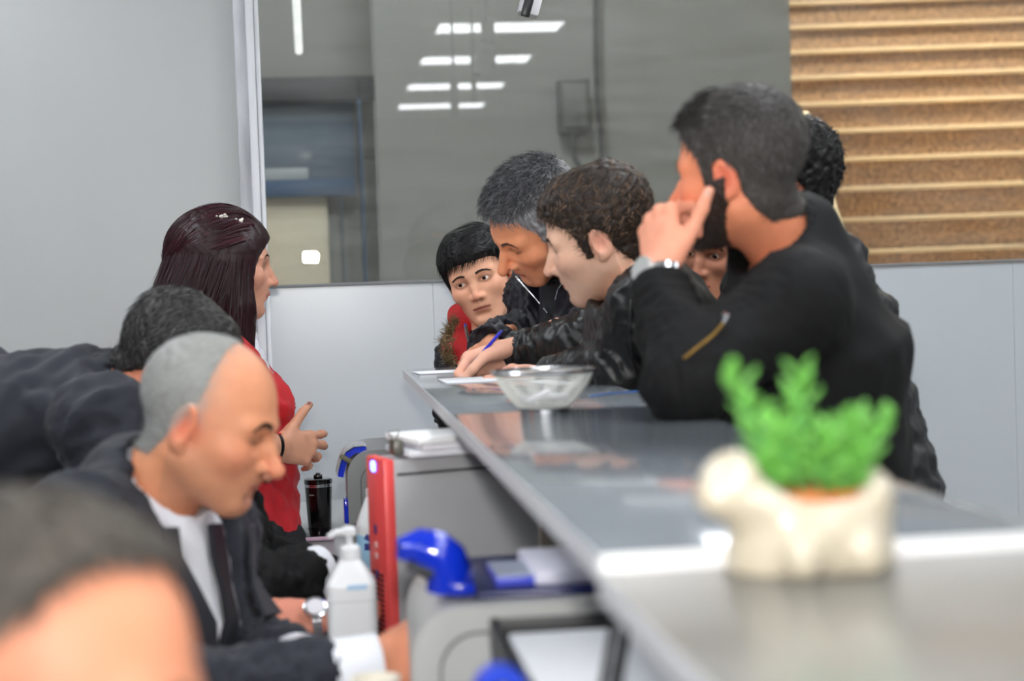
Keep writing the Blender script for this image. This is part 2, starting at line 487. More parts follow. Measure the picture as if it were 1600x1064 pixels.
cbox('top_board', CX0, CX1, 2.481, 3.79, CZ - 0.02, CZ, m_counter, 0.0015)
cbox('top_board', CX0, CX1, 1.19, 2.479, CZ - 0.02, CZ, m_counter, 0.0015)
cbox('side_edge_band', CX0 - 0.0012, CX0, 1.19, 3.79, CZ - 0.0195, CZ - 0.0006, m_edge)
cbox('side_edge_band', CX0 - 0.0012, CX0, 0.35, 1.187, CZ - 0.0315, CZ - 0.013, m_edge)
cbox('edge_band', CX0 + 0.001, CX1, 1.187, 1.19, CZ - 0.0125, CZ - 0.0008, m_white_edge)
cbox('lower_board', CX0, CX1 + 0.05, 0.35, 1.187, CZ - 0.032, CZ - 0.0125, m_counter2, 0.0015)
cbox('front_panel', CX1 - 0.05, CX1 - 0.03, 0.36, 3.76, 0.0, CZ - 0.04, m_dark)
cbox('front_cladding', CX1 - 0.03, CX1 - 0.012, 0.36, 3.76, 0.0, CZ - 0.04, m_panel)
cbox('end_panel', CX0 + 0.1, CX1 - 0.05, 3.72, 3.74, 0.0, CZ - 0.02, m_panel)
cbox('support_post', 0.295, 0.335, 2.28, 2.30, 0.75, CZ - 0.02, mat('taupe_post', (128, 118, 108), 0.5))
cbox('support_rail', CX0 + 0.03, CX1 - 0.06, 1.195, 3.7, CZ - 0.045, CZ - 0.0205, m_dark)
dk = empty('staff_desk', (0.2, 2.6, 0), 'long white glossy staff desk under the counter', 'desk')
m_desk = mat('white_desk_gloss', (216, 218, 220), 0.15, spec=0.6, coat=0.3)
MB().box((0.19, 2.65, 0.735), (0.56, 4.1, 0.03), bevel=0.002).build('desk_top', m_desk, dk, base=(0.2, 2.6, 0))
for y in (0.75, 2.2, 3.4, 4.6):
    MB().box((0.2, y, 0.36), (0.5, 0.025, 0.72)).build('side_panel', m_panel, dk, base=(0.2, 2.6, 0))
# ================================================================ implicit-surface modelling kit
def nrmz(v):
    v = np.asarray(v, dtype=np.float64)
    return v / max(1e-9, np.linalg.norm(v))


class Vol:
    """dense signed-distance grid; primitives are blended only inside their own bounds"""
    def __init__(s, lo, hi, h):
        s.lo = np.asarray(lo, np.float32); s.h = float(h)
        s.n = np.ceil((np.asarray(hi) - s.lo) / h).astype(int) + 1
        s.ax = [(s.lo[i] + h * np.arange(s.n[i])).astype(np.float32) for i in range(3)]
        s.D = np.full(s.n, 0.5, np.float32)

    def _sl(s, lo, hi):
        a = np.clip(np.floor((np.asarray(lo) - s.lo) / s.h).astype(int), 0, s.n)
        b = np.clip(np.ceil((np.asarray(hi) - s.lo) / s.h).astype(int) + 1, 0, s.n)
        return a, b

    def apply(s, prim, k=0.0, mode='u', pad=0.01):
        fn, lo, hi = prim
        a, b = s._sl(np.asarray(lo) - k - pad, np.asarray(hi) + k + pad)
        if np.any(b <= a): return s
        x = s.ax[0][a[0]:b[0]][:, None, None]; y = s.ax[1][a[1]:b[1]][None, :, None]; z = s.ax[2][a[2]:b[2]][None, None, :]
        d = fn(x, y, z)
        sl = (slice(a[0], b[0]), slice(a[1], b[1]), slice(a[2], b[2]))
        c = s.D[sl]
        if mode == 's': d = -d
        if mode == 'u':
            r = np.minimum(c, d)
            if k: r = r - np.maximum(k - np.abs(c - d), 0) ** 2 / (4 * k)
        else:
            r = np.maximum(c, d)
            if k: r = r + np.maximum(k - np.abs(c - d), 0) ** 2 / (4 * k)
        s.D[sl] = r
        return s

    def u(s, prim, k=0.0): return s.apply(prim, k, 'u')
    def cut(s, prim, k=0.0): return s.apply(prim, k, 's')

    def xyz(s):
        return s.ax[0][:, None, None], s.ax[1][None, :, None], s.ax[2][None, None, :]

    def mesh(s, smooth=1):
        D = s.D; S = D < 0
        cnt = np.zeros(np.array(D.shape) - 1, np.int8)
        for i in (0, 1):
            for j in (0, 1):
                for k in (0, 1):
                    cnt += S[i:D.shape[0] - 1 + i, j:D.shape[1] - 1 + j, k:D.shape[2] - 1 + k]
        act = (cnt > 0) & (cnt < 8)
        ii, jj, kk = np.nonzero(act)
        n = len(ii)
        idx = np.full(act.shape, -1, np.int32); idx[ii, jj, kk] = np.arange(n)
        acc = np.zeros((n, 3), np.float32); num = np.zeros(n, np.float32)
        C = [(0, 0, 0), (1, 0, 0), (0, 1, 0), (1, 1, 0), (0, 0, 1), (1, 0, 1), (0, 1, 1), (1, 1, 1)]
        vals = [D[ii + c[0], jj + c[1], kk + c[2]] for c in C]
        for a in range(8):
            for b in range(a + 1, 8):
                df = [C[b][q] - C[a][q] for q in range(3)]
                if sum(abs(q) for q in df) != 1: continue
                va, vb = vals[a], vals[b]
                m = (va < 0) != (vb < 0)
                t = np.where(m, va / np.where(m, va - vb, 1), 0)
                for q in range(3):
                    acc[:, q] += np.where(m, C[a][q] + t * df[q], 0)
                num += m
        V = acc / num[:, None] + np.stack([ii, jj, kk], 1)
        V = V * s.h + s.lo
        F = []
        for ax in range(3):
            o1, o2 = [(1, 2), (2, 0), (0, 1)][ax]
            A = np.moveaxis(S, (ax, o1, o2), (0, 1, 2)); I = np.moveaxis(idx, (ax, o1, o2), (0, 1, 2))
            e = A[:-1, 1:-1, 1:-1] != A[1:, 1:-1, 1:-1]
            p, q, r = np.nonzero(e)
            ins = A[:-1, 1:-1, 1:-1][p, q, r]
            q0, r0 = q, r
            f = np.stack([I[p, q0, r0], I[p, q0 + 1, r0], I[p, q0 + 1, r0 + 1], I[p, q0, r0 + 1]], 1)
            f[~ins] = f[~ins][:, ::-1]
            F.append(f)
        F = np.concatenate(F) if F else np.zeros((0, 4), np.int32)
        F = F[(F >= 0).all(1)]
        for _ in range(smooth):
            sm = np.zeros_like(V); ct = np.zeros(len(V), np.float32)
            for a, b in ((0, 1), (1, 2), (2, 3), (3, 0)):
                for q in range(3):
                    sm[:, q] += np.bincount(F[:, a], V[F[:, b], q], len(V)) + np.bincount(F[:, b], V[F[:, a], q], len(V))
                ct += np.bincount(F[:, a], minlength=len(V)) + np.bincount(F[:, b], minlength=len(V))
            V = V * 0.5 + 0.5 * sm / np.maximum(ct, 1)[:, None]
        return V, F


def normals(V, F):
    a = V[F[:, 2]] - V[F[:, 0]]; b = V[F[:, 3]] - V[F[:, 1]]
    fn = np.cross(a, b)
    N = np.zeros_like(V)
    for c in range(4):
        for q in range(3):
            N[:, q] += np.bincount(F[:, c], fn[:, q], len(V))
    return N / np.maximum(np.linalg.norm(N, axis=1), 1e-12)[:, None]


def ell(c, r, R=None):
    c = np.asarray(c, np.float32); r = np.asarray(r, np.float32)
    def fn(x, y, z):
        px, py, pz = x - c[0], y - c[1], z - c[2]
        if R is not None:
            px, py, pz = (R[0][0] * px + R[1][0] * py + R[2][0] * pz, R[0][1] * px + R[1][1] * py + R[2][1] * pz,
                          R[0][2] * px + R[1][2] * py + R[2][2] * pz)
        ax_, ay_, az_ = px / r[0], py / r[1], pz / r[2]
        k0 = np.sqrt(ax_ ** 2 + ay_ ** 2 + az_ ** 2)
        k1 = np.sqrt((ax_ / r[0]) ** 2 + (ay_ / r[1]) ** 2 + (az_ / r[2]) ** 2) + 1e-9
        return k0 * (k0 - 1) / k1
    m = max(r) if R is not None else r
    return fn, c - m, c + m


def cone(a, b, ra, rb, n=None, f=1.0):
    """round cone; f > 1 flattens it along the unit vector n"""
    a = np.asarray(a, np.float32); b = np.asarray(b, np.float32); d = b - a; dd = float(d @ d) + 1e-12
    if n is not None: n = nrmz(n).astype(np.float32)
    def fn(x, y, z):
        px, py, pz = x - a[0], y - a[1], z - a[2]
        t = np.clip((px * d[0] + py * d[1] + pz * d[2]) / dd, 0, 1)
        qx, qy, qz = px - t * d[0], py - t * d[1], pz - t * d[2]
        if n is not None:
            g = (f - 1) * (qx * n[0] + qy * n[1] + qz * n[2])
            qx, qy, qz = qx + g * n[0], qy + g * n[1], qz + g * n[2]
        return np.sqrt(qx * qx + qy * qy + qz * qz) - (ra + (rb - ra) * t)
    r = max(ra, rb)
    return fn, np.minimum(a - r, b - r), np.maximum(a + r, b + r)


def rot_mat(rx=0, ry=0, rz_=0):
    return np.array((Matrix.Rotation(rz_, 3, 'Z') @ Matrix.Rotation(ry, 3, 'Y') @ Matrix.Rotation(rx, 3, 'X')))


def wav(P, wl, seed, n=7, dirs=None):
    """smooth random field in about -1..1"""
    rng = np.random.RandomState(seed); s = np.zeros(len(P))
    for i in range(n):
        k = nrmz(rng.normal(size=3) if dirs is None else np.asarray(dirs) + 0.35 * rng.normal(size=3)) * 2 * pi / (wl * rng.uniform(0.7, 1.5))
        k2 = nrmz(rng.normal(size=3)) * 2 * pi / (wl * 2.2)
        s += np.sin(P @ k + rng.uniform(0, 6.28) + 1.1 * np.sin(P @ k2 + rng.uniform(0, 6.28)))
    return s / n ** 0.5


def merge(parts):
    """parts: list of (V, F, C)"""
    o = 0; VV = []; FF = []; CC = []
    for V, F, C in parts:
        VV.append(V); FF.append(np.asarray(F) + o); CC.append(C); o += len(V)
    return np.concatenate(VV), np.concatenate(FF), np.concatenate(CC)


# ---------------------------------------------------------------- head
# local frame: +y the face, +z up, +x the person's left; eyes at z = 0; 0.23 m from chin to crown
CRA_C = np.array([0.0, -0.016, 0.033]); CRA_R = np.array([0.077, 0.099, 0.085])


def build_head(p, neck):
    """returns (V, F, colours, V_hairless field volume, functions); neck: local point of the neck's foot"""
    g = lambda k, d: p.get(k, d)
    h = g('h', 0.0028)
    lo = np.minimum([-0.115, -0.155, -0.15], neck - 0.075); hi = np.maximum([0.115, 0.138, 0.165], neck + 0.075)
    v = Vol(lo, hi, h)
    jw = g('jaw', 1.0); nl = g('nose', 1.0); fat = g('fat', 0.0)
    v.u(ell(CRA_C, CRA_R))
    v.u(ell((0, 0.018, -0.02), (0.067 + fat, 0.069, 0.075)), 0.03)
    v.u(ell((0, 0.035, -0.055), (0.052 * jw + fat, 0.050, 0.058)), 0.03)
    v.u(cone((0, 0.066, -0.098), (0, 0.058, -0.09), 0.021 * jw, 0.024 * jw), 0.025)
    for sx in (-1, 1):
        v.u(cone((sx * (0.052 * jw + fat), -0.004, -0.055), (sx * 0.018 * jw, 0.06, -0.1), 0.017, 0.016), 0.03)
        v.u(ell((sx * 0.044, 0.05, -0.026), (0.024, 0.028, 0.022)), 0.022)
        v.u(cone((sx * 0.012, 0.0795, 0.017), (sx * 0.046, 0.0645, 0.017), 0.0105, 0.011), 0.016)
    v.u(ell((0, 0.058, -0.062), (0.032, 0.032, 0.03)), 0.02)
    # neck
    v.u(cone((0, -0.022, -0.055), neck, g('neck_r', 0.054), g('neck_r', 0.054) + 0.008), 0.03)
    skin0 = v.D.copy()
    if g('adam', 0): v.u(ell((0, 0.022, -0.135), (0.012, 0.012, 0.016)), 0.015)
    # eye sockets and lids
    eo = g('eye_open', 0.0045); ez = 0.0
    for sx in (-1, 1):
        v.cut(ell((sx * 0.0325, 0.094, 0.0), (0.021, 0.019, 0.0135)), 0.014)
        v.u(ell((sx * 0.032, 0.0665, ez), (0.0165, 0.0150, 0.0135)), 0.006)
        if eo > 0:
            v.cut(ell((sx * 0.032, 0.0835, ez + g('eye_dz', 0.0)), (0.0125, 0.012, eo)), 0.0015)
    # nose
    nb = g('nose_b', 0.0)
    v.u(cone((0, 0.0815, 0.008), (0, 0.093 + nb * 0.6, -0.014), 0.0075, 0.0088), 0.010)
    v.u(cone((0, 0.093 + nb * 0.6, -0.014), (0, 0.1075 + 0.024 * (nl - 1) + nb, -0.0365 - 0.01 * (nl - 1)), 0.0085, 0.0108 * nl), 0.008)
    for sx in (-1, 1):
        v.u(ell((sx * 0.0125 * nl, 0.0915, -0.0395), (0.0095 * nl, 0.012, 0.0085)), 0.007)
        v.cut(ell((sx * 0.0075 * nl, 0.0975, -0.0475), (0.0038, 0.006, 0.005)), 0.003)
    # philtrum, lips
    lf = g('lips', 1.0)
    v.u(cone((-0.02, 0.0795, -0.0665), (0.0, 0.0885, -0.0635), 0.0045 * lf, 0.0062 * lf), 0.006)
    v.u(cone((0.02, 0.0795, -0.0665), (0.0, 0.0885, -0.0635), 0.0045 * lf, 0.0062 * lf), 0.006)
    v.u(cone((-0.014, 0.0815, -0.0745), (0.014, 0.0815, -0.0745), 0.0065 * lf, 0.0065 * lf), 0.006)
    v.cut(cone((-0.023, 0.084, -0.0695), (0.0, 0.0945, -0.0688), 0.0012, 0.0016), 0.004)
    v.cut(cone((0.023, 0.084, -0.0695), (0.0, 0.0945, -0.0688), 0.0012, 0.0016), 0.004)
    v.cut(ell((0, 0.091, -0.0865), (0.02, 0.010, 0.006)), 0.012)
    # ears
    es = g('ear', 1.0)
    for sx in (-1, 1):
        R = rot_mat(radians(-12), 0, sx * radians(-24))
        ex = sx * 0.0775; ec = np.array((ex, -0.016, -0.008))
        v.u(ell(ec, (0.0068, 0.0185 * es, 0.0315 * es), R), 0.006)
        v.cut(ell(ec + np.array((sx * 0.0075, 0.004, 0.003)), (0.0062, 0.0115 * es, 0.0205 * es), R), 0.004)
        v.u(ell(ec + np.array((sx * 0.001, 0.0125, -0.006)), (0.004, 0.0045, 0.007)), 0.004)
        v.u(ell(ec + np.array((0, 0.006, -0.025 * es)), (0.0055, 0.0085, 0.010)), 0.005)
    V, F = v.mesh(1)
    # colours
    x, y, z = V[:, 0], V[:, 1], V[:, 2]
    ax_ = np.abs(x)
    base = np.array(lin(g('skin', (205, 150, 120))))
    C = np.tile(base, (len(V), 1))
    def blend(mask, rgb):
        nonlocal C
        mask = np.clip(mask, 0, 1)[:, None]
        C = C * (1 - mask) + np.array(lin(rgb)) * mask
    def blob(cx, cy, cz, r):
        return np.exp(-(((ax_ - cx) ** 2 + (y - cy) ** 2 + (z - cz) ** 2) / (r * r)))
    red = g('flush', (214, 122, 96))
    blend(0.35 * blob(0.05, 0.06, -0.03, 0.026) + 0.5 * blob(0, 0.108, -0.038, 0.018) + 0.7 * blob(0.08, -0.016, -0.005, 0.03), red)
    lipz = -0.0695 + 0.0 * x
    lip = ((ax_ < 0.0235) & (y > 0.07)) * np.exp(-((z - lipz) / (0.0075 * lf * np.sqrt(np.clip(1 - (ax_ / 0.026) ** 2, 0.05, 1)))) ** 4)
    blend(0.8 * lip, g('lip', (186, 104, 92)))
    blend(0.75 * ((ax_ < 0.022) & (y > 0.08)) * np.exp(-((z + 0.0694) / 0.0014) ** 2), (96, 44, 40))
    blend(0.9 * np.exp(-(((ax_ - 0.0075 * nl) / 0.004) ** 2 + ((y - 0.0975) / 0.007) ** 2 + ((z + 0.0475) / 0.004) ** 2)), (88, 44, 36))
    eyed = np.sqrt(((ax_ - 0.032) / 0.0150) ** 2 + ((z) / max(0.006, eo * 1.5)) ** 2)
    blend(0.55 * (y > 0.055) * np.exp(-((eyed - 1.0) / 0.35) ** 2), (92, 58, 46))
    if g('stubble', 0):
        sd = g('stubble', 0)
        reg = 1 / (1 + np.exp(-((-0.028 - 0.55 * (ax_ - 0.03).clip(0) * 0 - z) / 0.006)))
        reg = reg * (y > -0.03) * (1 - lip)
        reg = reg * np.clip(1 - np.exp(-((ax_ - 0.0) / 0.024) ** 2 - ((z + 0.03) / 0.022) ** 2), 0, 1)
        reg = reg * np.clip(1 - blob(0.042, 0.055, -0.035, 0.026), 0, 1) * (z > -0.135)
        blend(sd * reg, g('stubble_rgb', (96, 80, 72)))
    if p.get('paint'): C = p['paint'](V, C, blend)
    return V, F, C, v, skin0


def hair_shell(v, skin0, hy, hz, t, ear=True, noise=0.0, seed=1, extra=None, taper=0.016, part=None):
    """cap of hair over the cranium: above the hairline curve z = H(y)"""
    w = Vol(v.lo, v.lo + (v.n - 1) * v.h, v.h)
    w.lo = v.lo; w.n = v.n; w.ax = v.ax
    x, y, z = w.xyz()
    H = np.interp(y.ravel(), hy, hz).astype(np.float32)[None, :, None]
    dep = z - H
    th = t(x, y, z) if callable(t) else t
    grow = np.clip(dep / taper, 0, 1)
    D = skin0 - th * np.sqrt(grow) - 0.0004
    D = np.maximum(D, -dep * 0.7)
    if ear:
        es = np.sqrt(((y + 0.014) / 0.020) ** 2 + ((z + 0.012) / 0.030) ** 2)
        D = np.maximum(D, ((1.0 - es) * 0.02) - 1000 * (np.abs(x) < 0.05))
    w.D = D.astype(np.float32) + 0 * w.D
    if extra:
        for pr, k in extra: w.u(pr, k)
    return w


def strands(R, N, flow, n, L, wid, lift, seed, cols, c=CRA_C, r=CRA_R, segs=4, jit=0.25, follow=True, grav=0.0):
    """tapered hair blades growing from points R with normals N; flow(p) -> direction"""
    rng = np.random.RandomState(seed)
    pick = rng.randint(0, len(R), n)
    p = R[pick].astype(np.float64).copy(); nn = N[pick].astype(np.float64).copy()
    p -= nn * 0.002
    jt = rng.normal(size=(n, 3)) * jit
    LL = L * rng.uniform(0.6, 1.3, n)[:, None]
    base_l = lift(p) if callable(lift) else np.full(n, lift)
    pts = []; dd = []
    for s in range(segs + 1):
        d = flow(p) + jt
        if follow:
            d = d - nn * (d * nn).sum(1)[:, None]
            d /= np.maximum(np.linalg.norm(d, axis=1), 1e-6)[:, None]
            d = d + nn * (base_l * (1.0 if s == 0 else 0.5))[:, None]
        d[:, 2] -= grav * s
        d /= np.maximum(np.linalg.norm(d, axis=1), 1e-6)[:, None]
        pts.append(p.copy()); dd.append(d)
        p = p + d * LL / segs
        if follow:
            q = (p - c) / (r * r); nn = q / np.maximum(np.linalg.norm(q, axis=1), 1e-9)[:, None]
    V = np.zeros((n, segs + 1, 2, 3)); ww = wid * rng.uniform(0.6, 1.4, n)[:, None]
    tw = rng.uniform(-0.9, 0.9, n)[:, None]
    for s in range(segs + 1):
        q = (pts[s] - c) / (r * r); nn = q / np.maximum(np.linalg.norm(q, axis=1), 1e-9)[:, None]
        sd = np.cross(dd[s], nn); sd /= np.maximum(np.linalg.norm(sd, axis=1), 1e-9)[:, None]
        sd = sd * np.cos(tw) + nn * np.sin(tw)
        w_ = ww * (1 - 0.93 * (s / segs) ** 1.5)
        V[:, s, 0] = pts[s] - sd * w_; V[:, s, 1] = pts[s] + sd * w_
    V = V.reshape(-1, 3)
    b = (np.arange(n) * (segs + 1) * 2)[:, None]
    F = np.concatenate([np.stack([b[:, 0] + 2 * s, b[:, 0] + 2 * s + 1, b[:, 0] + 2 * s + 3, b[:, 0] + 2 * s + 2], 1) for s in range(segs)])
    ca = np.array([lin(q) for q in cols]); wts = rng.dirichlet(np.ones(len(cols)) * 0.7, n)
    C = np.repeat(wts @ ca, (segs + 1) * 2, axis=0)
    return V, F, C


def head_frame(pos, az, pitch=0, roll=0, s=1.0):
    """4x4 from head-local to world. az 0 = facing +y, 90 = facing +x; pitch > 0 looks down; roll > 0 tips to the person's right"""
    a = radians(az); f0 = np.array([sin(a), cos(a), 0]); u0 = np.array([0, 0, 1.0])
    pp = radians(pitch); f = f0 * cos(pp) - u0 * sin(pp); u = u0 * cos(pp) + f0 * sin(pp)
    l = np.cross(u, f)
    rr = radians(roll); u2 = u * cos(rr) - l * sin(rr); l2 = l * cos(rr) + u * sin(rr)
    M = np.eye(4); M[:3, 0] = l2 * s; M[:3, 1] = f * s; M[:3, 2] = u2 * s; M[:3, 3] = pos
    # head-local +x is the person's left when +y is forward and +z up -> left = up x forward
    return M


def tf(M, V):
    return np.asarray(V) @ M[:3, :3].T + M[:3, 3]


def inv_tf(M, p):
    return np.linalg.solve(M[:3, :3], np.asarray(p) - M[:3, 3])


def eyeball(gaze, r=0.0128, iris=(70, 44, 28)):
    """sphere with its pole along gaze; colours for sclera, iris, pupil"""
    g_ = nrmz(gaze); a = nrmz(np.cross(g_, [0.1, 0.2, 1])); b = np.cross(g_, a)
    th = np.radians([0, 8, 11.5, 13, 20, 27, 30, 33, 45, 60, 80, 100, 125, 150, 180]); n = 20
    V = []; C = []
    for t in th:
        for k in range(n):
            ph = 2 * pi * k / n
            V.append(r * (g_ * cos(t) * (1.0 + 0.04 * (t < 0.5)) + (a * cos(ph) + b * sin(ph)) * sin(t)))
            dg = math.degrees(t)
            C.append(lin((12, 10, 10)) if dg < 12 else lin(iris) if dg < 28 else lin((50, 34, 26)) if dg < 31 else lin((232, 226, 220)))
    F = [(i * n + k, (i + 1) * n + k, (i + 1) * n + (k + 1) % n, i * n + (k + 1) % n) for i in range(len(th) - 1) for k in range(n)]
    return np.array(V), np.array(F), np.array(C)


def surf_y(D, v, xs, zs):
    """front surface y of the head at given x, z"""
    out = []
    for x, z in zip(xs, zs):
        i = int(round((x - v.lo[0]) / v.h)); k = int(round((z - v.lo[2]) / v.h))
        col = D[i, :, k]; j = np.nonzero(col < 0)[0]
        j = j[-1] if len(j) else 0
        y0 = v.ax[1][j]
        if j + 1 < len(col): y0 += v.h * col[j] / (col[j] - col[j + 1] + 1e-9)
        out.append(y0)
    return np.array(out)


def brows(v, n=150, seed=3, rgb=((30, 22, 18), (48, 36, 30)), thick=0.0042, lift=0.0, ang=0.0, wid=0.0011, arch=0.0075, tail=0.007):
    rng = np.random.RandomState(seed)
    Vs = []; Fs = []; Cs = []
    for sx in (-1, 1):
        t = rng.uniform(0, 1, n)
        xs = 0.013 + 0.035 * t; zz = 0.0185 + arch * np.sin(pi * np.clip(t * 0.85 + 0.05, 0, 1)) - tail * t ** 3 + lift + ang * (t - 0.5)
        zs = zz + rng.uniform(-1, 1, n) * thick * (1 - 0.65 * t)
        y0 = surf_y(v.D, v, sx * xs, zs)
        xe = xs + 0.006; ze = zs + 0.004 * (0.6 - t)
        y1 = surf_y(v.D, v, sx * xe, ze)
        for i in range(n):
            a = np.array((sx * xs[i], y0[i] - 0.0003, zs[i])); b = np.array((sx * xe[i], y1[i] + 0.0016, ze[i]))
            k = len(Vs) * 0 + sum(len(q) for q in Vs)
            up = np.array((0, 0, wid))
            Vs.append(np.array([a - up, a + up, b + up * 0.3, b - up * 0.3])); Fs.append(np.array([[k, k + 1, k + 2, k + 3]]))
            Cs.append(np.tile(lin(rgb[rng.randint(len(rgb))]), (4, 1)))
    return np.concatenate(Vs), np.concatenate(Fs), np.concatenate(Cs)


# ---------------------------------------------------------------- hand
def build_hand(curl, spread=(8, 2, -4, -10), thumb=((0.55, 0.75, -0.35), (0.25, 0.95, -0.2), (0.15, 0.98, -0.15)), s=1.0, skin=(215, 160, 130),
               nail=(226, 176, 156), fore=0.07, h=0.0022, bend=(0, 0, 0), fat=1.0, flush=(222, 128, 104)):
    """right-hand frame: wrist at 0, +y fingers, +z back of the hand, thumb at -x (mirror for the left).
    curl: per finger (mcp, pip, dip) in degrees; returns mesh, and joint list per finger"""
    mx = (-0.031, -0.0105, 0.0105, 0.029); my = (0.094, 0.098, 0.092, 0.081); mz = (0, 0.003, 0.002, -0.003)
    ln = ((0.043, 0.026, 0.022), (0.047, 0.030, 0.023), (0.043, 0.028, 0.022), (0.034, 0.021, 0.020))
    rd = ((0.0098, 0.0088, 0.0078, 0.0064), (0.0100, 0.0090, 0.0080, 0.0066), (0.0095, 0.0085, 0.0075, 0.0062), (0.0085, 0.0074, 0.0066, 0.0055))
    joints = []
    for i in range(4):
        p = np.array((mx[i], my[i], mz[i])); sp = radians(-spread[i]); ps = [p]; ds = []
        th = 0
        for j in range(3):
            th += radians(curl[i][j])
            d = np.array((sin(sp) * cos(th), cos(sp) * cos(th), -sin(th)))
            p = p + d * ln[i][j]; ps.append(p); ds.append(d)
        joints.append((ps, ds))
    tb = np.array((-0.026, 0.026, -0.008)); tp = [tb]; td = []
    for d, l in zip(thumb, (0.046, 0.034, 0.028)):
        d = nrmz((-d[0], d[1], d[2])); tb = tb + d * l; tp.append(tb); td.append(d)
    allp = np.array([q for ps, _ in joints for q in ps] + tp + [np.array((0, -fore, 0)), np.array((0.04, 0, 0)), np.array((-0.04, 0, 0))])
    v = Vol(allp.min(0) - 0.04, allp.max(0) + 0.04, h)
    Z = (0, 0, 1)
    v.u(cone((0, -fore, 0), (0, 0.0, 0), 0.031 * fat, 0.0275 * fat, Z, 1.3))
    for i in range(4):
        v.u(cone((mx[i] * 0.55, 0.012, -0.002), joints[i][0][0], 0.0165, 0.0128 * fat, Z, 1.1), 0.012)
    v.u(ell((-0.024, 0.036, -0.012), (0.017, 0.03, 0.014)), 0.012)
    v.u(ell((0.024, 0.04, -0.01), (0.014, 0.032, 0.013)), 0.012)
    for i in range(4):
        ps, _ = joints[i]
        for j in range(3):
            v.u(cone(ps[j], ps[j + 1], rd[i][j] * fat, rd[i][j + 1] * fat), 0.0035 if j else 0.007)
        v.u(ell(ps[0] + np.array((0, 0, 0.004)), (0.0095, 0.0105, 0.008)), 0.006)
        v.u(ell(ps[1], (rd[i][1] * 1.06 * fat,) * 3), 0.004)
    tr = (0.0155, 0.0112, 0.0102, 0.0078)
    for j in range(3):
        v.u(cone(tp[j], tp[j + 1], tr[j] * fat, tr[j + 1] * fat), 0.010 if j == 0 else 0.004)
    # web between thumb and palm
    v.u(cone((tp[0] + tp[1]) / 2, np.array(joints[0][0][0]) * 0.7, 0.009, 0.009), 0.016)
    V, F = v.mesh(1)
    C = np.tile(np.array(lin(skin)), (len(V), 1))
    fl_ = np.array(lin(flush)); nc = np.array(lin(nail))
    def near(q, r): return np.exp(-((V - q) ** 2).sum(1) / (r * r))[:, None]
    for ps, ds in joints:
        for q in (ps[0], ps[1]): C = C * (1 - 0.35 * near(q, 0.010)) + fl_ * 0.35 * near(q, 0.010)
        m = 0.45 * near(ps[3], 0.014); C = C * (1 - m) + fl_ * m
    for ps, ds, r0 in [(ps, ds, rd[i][3]) for i, (ps, ds) in enumerate(joints)] + [(tp, td, tr[3])]:
        d = ds[2]
        dor = np.array((0, 0, 1.0)) if ps is not tp else nrmz((-0.6, -0.2, 0.6))
        up = dor - d * (dor @ d)
        if np.linalg.norm(up) < 0.2: up = np.array((0, 1.0, 0)) - d * d[1]
        if ps is not tp and d[1] < -0.2: up = -(np.array((0, 1.0, 0)) - d * d[1]) * -1
        up = nrmz(up)
        q = ps[3] + up * r0 * 1.0 - d * 0.002
        rel = V - q; al = rel @ d; sd_ = np.linalg.norm(rel - al[:, None] * d, axis=1)
        m = (np.exp(-(al / 0.0065) ** 4) * np.exp(-(sd_ / 0.0052) ** 4))[:, None]
        C = C * (1 - m) + nc * m
    V = V * s
    return V, F, C, dict(f=[[q * s for q in ps] for ps, _ in joints], t=[q * s for q in tp])


def hand_frame(wrist, fdir, back, left=False):
    y = nrmz(fdir); z = np.asarray(back, float); z = nrmz(z - y * (z @ y)); x = np.cross(y, z)
    M = np.eye(4); M[:3, 0] = x * (-1 if left else 1); M[:3, 1] = y; M[:3, 2] = z; M[:3, 3] = wrist
    return M


def flipF(F, left):
    return F[:, ::-1] if left else F
# ---------------------------------------------------------------- bodies and clothes
def body_frame(J):
    up = nrmz(J['neck'] - J['hip']); lat = J['shL'] - J['shR']; lat = nrmz(lat - up * (lat @ up)); fr = np.cross(lat, up)
    return up, lat, fr


def joints(hip, neck, az, elL=None, wrL=None, elR=None, wrR=None, sw=0.175, sd=0.05, stance='stand', floor=0.0, shL=None, shR=None, tfwd=0.0):
    """az: the way the chest faces (0 = +y, 90 = +x)"""
    hip = np.asarray(hip, float); neck = np.asarray(neck, float)
    a = radians(az); fr = np.array([sin(a), cos(a), 0.0]); up = nrmz(neck - hip)
    fr = nrmz(fr - up * (fr @ up))
    lat = np.cross(up, fr)          # person's left: up x front
    J = dict(hip=hip, neck=neck, az=az)
    J['shL'] = neck + lat * sw - up * sd if shL is None else np.asarray(shL, float)
    J['shR'] = neck - lat * sw - up * sd if shR is None else np.asarray(shR, float)
    for s_, e, w in (('L', elL, wrL), ('R', elR, wrR)):
        sg = 1 if s_ == 'L' else -1
        J['el' + s_] = J['sh' + s_] + np.array([0, 0, -0.28]) + lat * sg * 0.04 if e is None else np.asarray(e, float)
        J['wr' + s_] = J['el' + s_] + np.array([0, 0, -0.2]) + fr * 0.1 if w is None else np.asarray(w, float)
    hl = np.array([sin(a), cos(a), 0]); hlat = np.array([-cos(a), sin(a), 0])
    J['stance'] = stance
    for s_, sg in (('L', 1), ('R', -1)):
        h0 = hip + hlat * sg * 0.09
        if stance == 'sit':
            k = h0 + hl * 0.40 + hlat * sg * 0.05; k[2] = floor + 0.50; f = k - hl * 0.04; f[2] = floor + 0.09
        else:
            f = h0 + hlat * sg * 0.04; f = f + hl * tfwd; f[2] = floor + 0.09; k = (h0 + f) / 2 + hl * 0.03
        J['th' + s_] = h0; J['kn' + s_] = k; J['an' + s_] = f
    J['hl'] = hl
    J['chest'] = hip * 0.32 + neck * 0.68
    return J


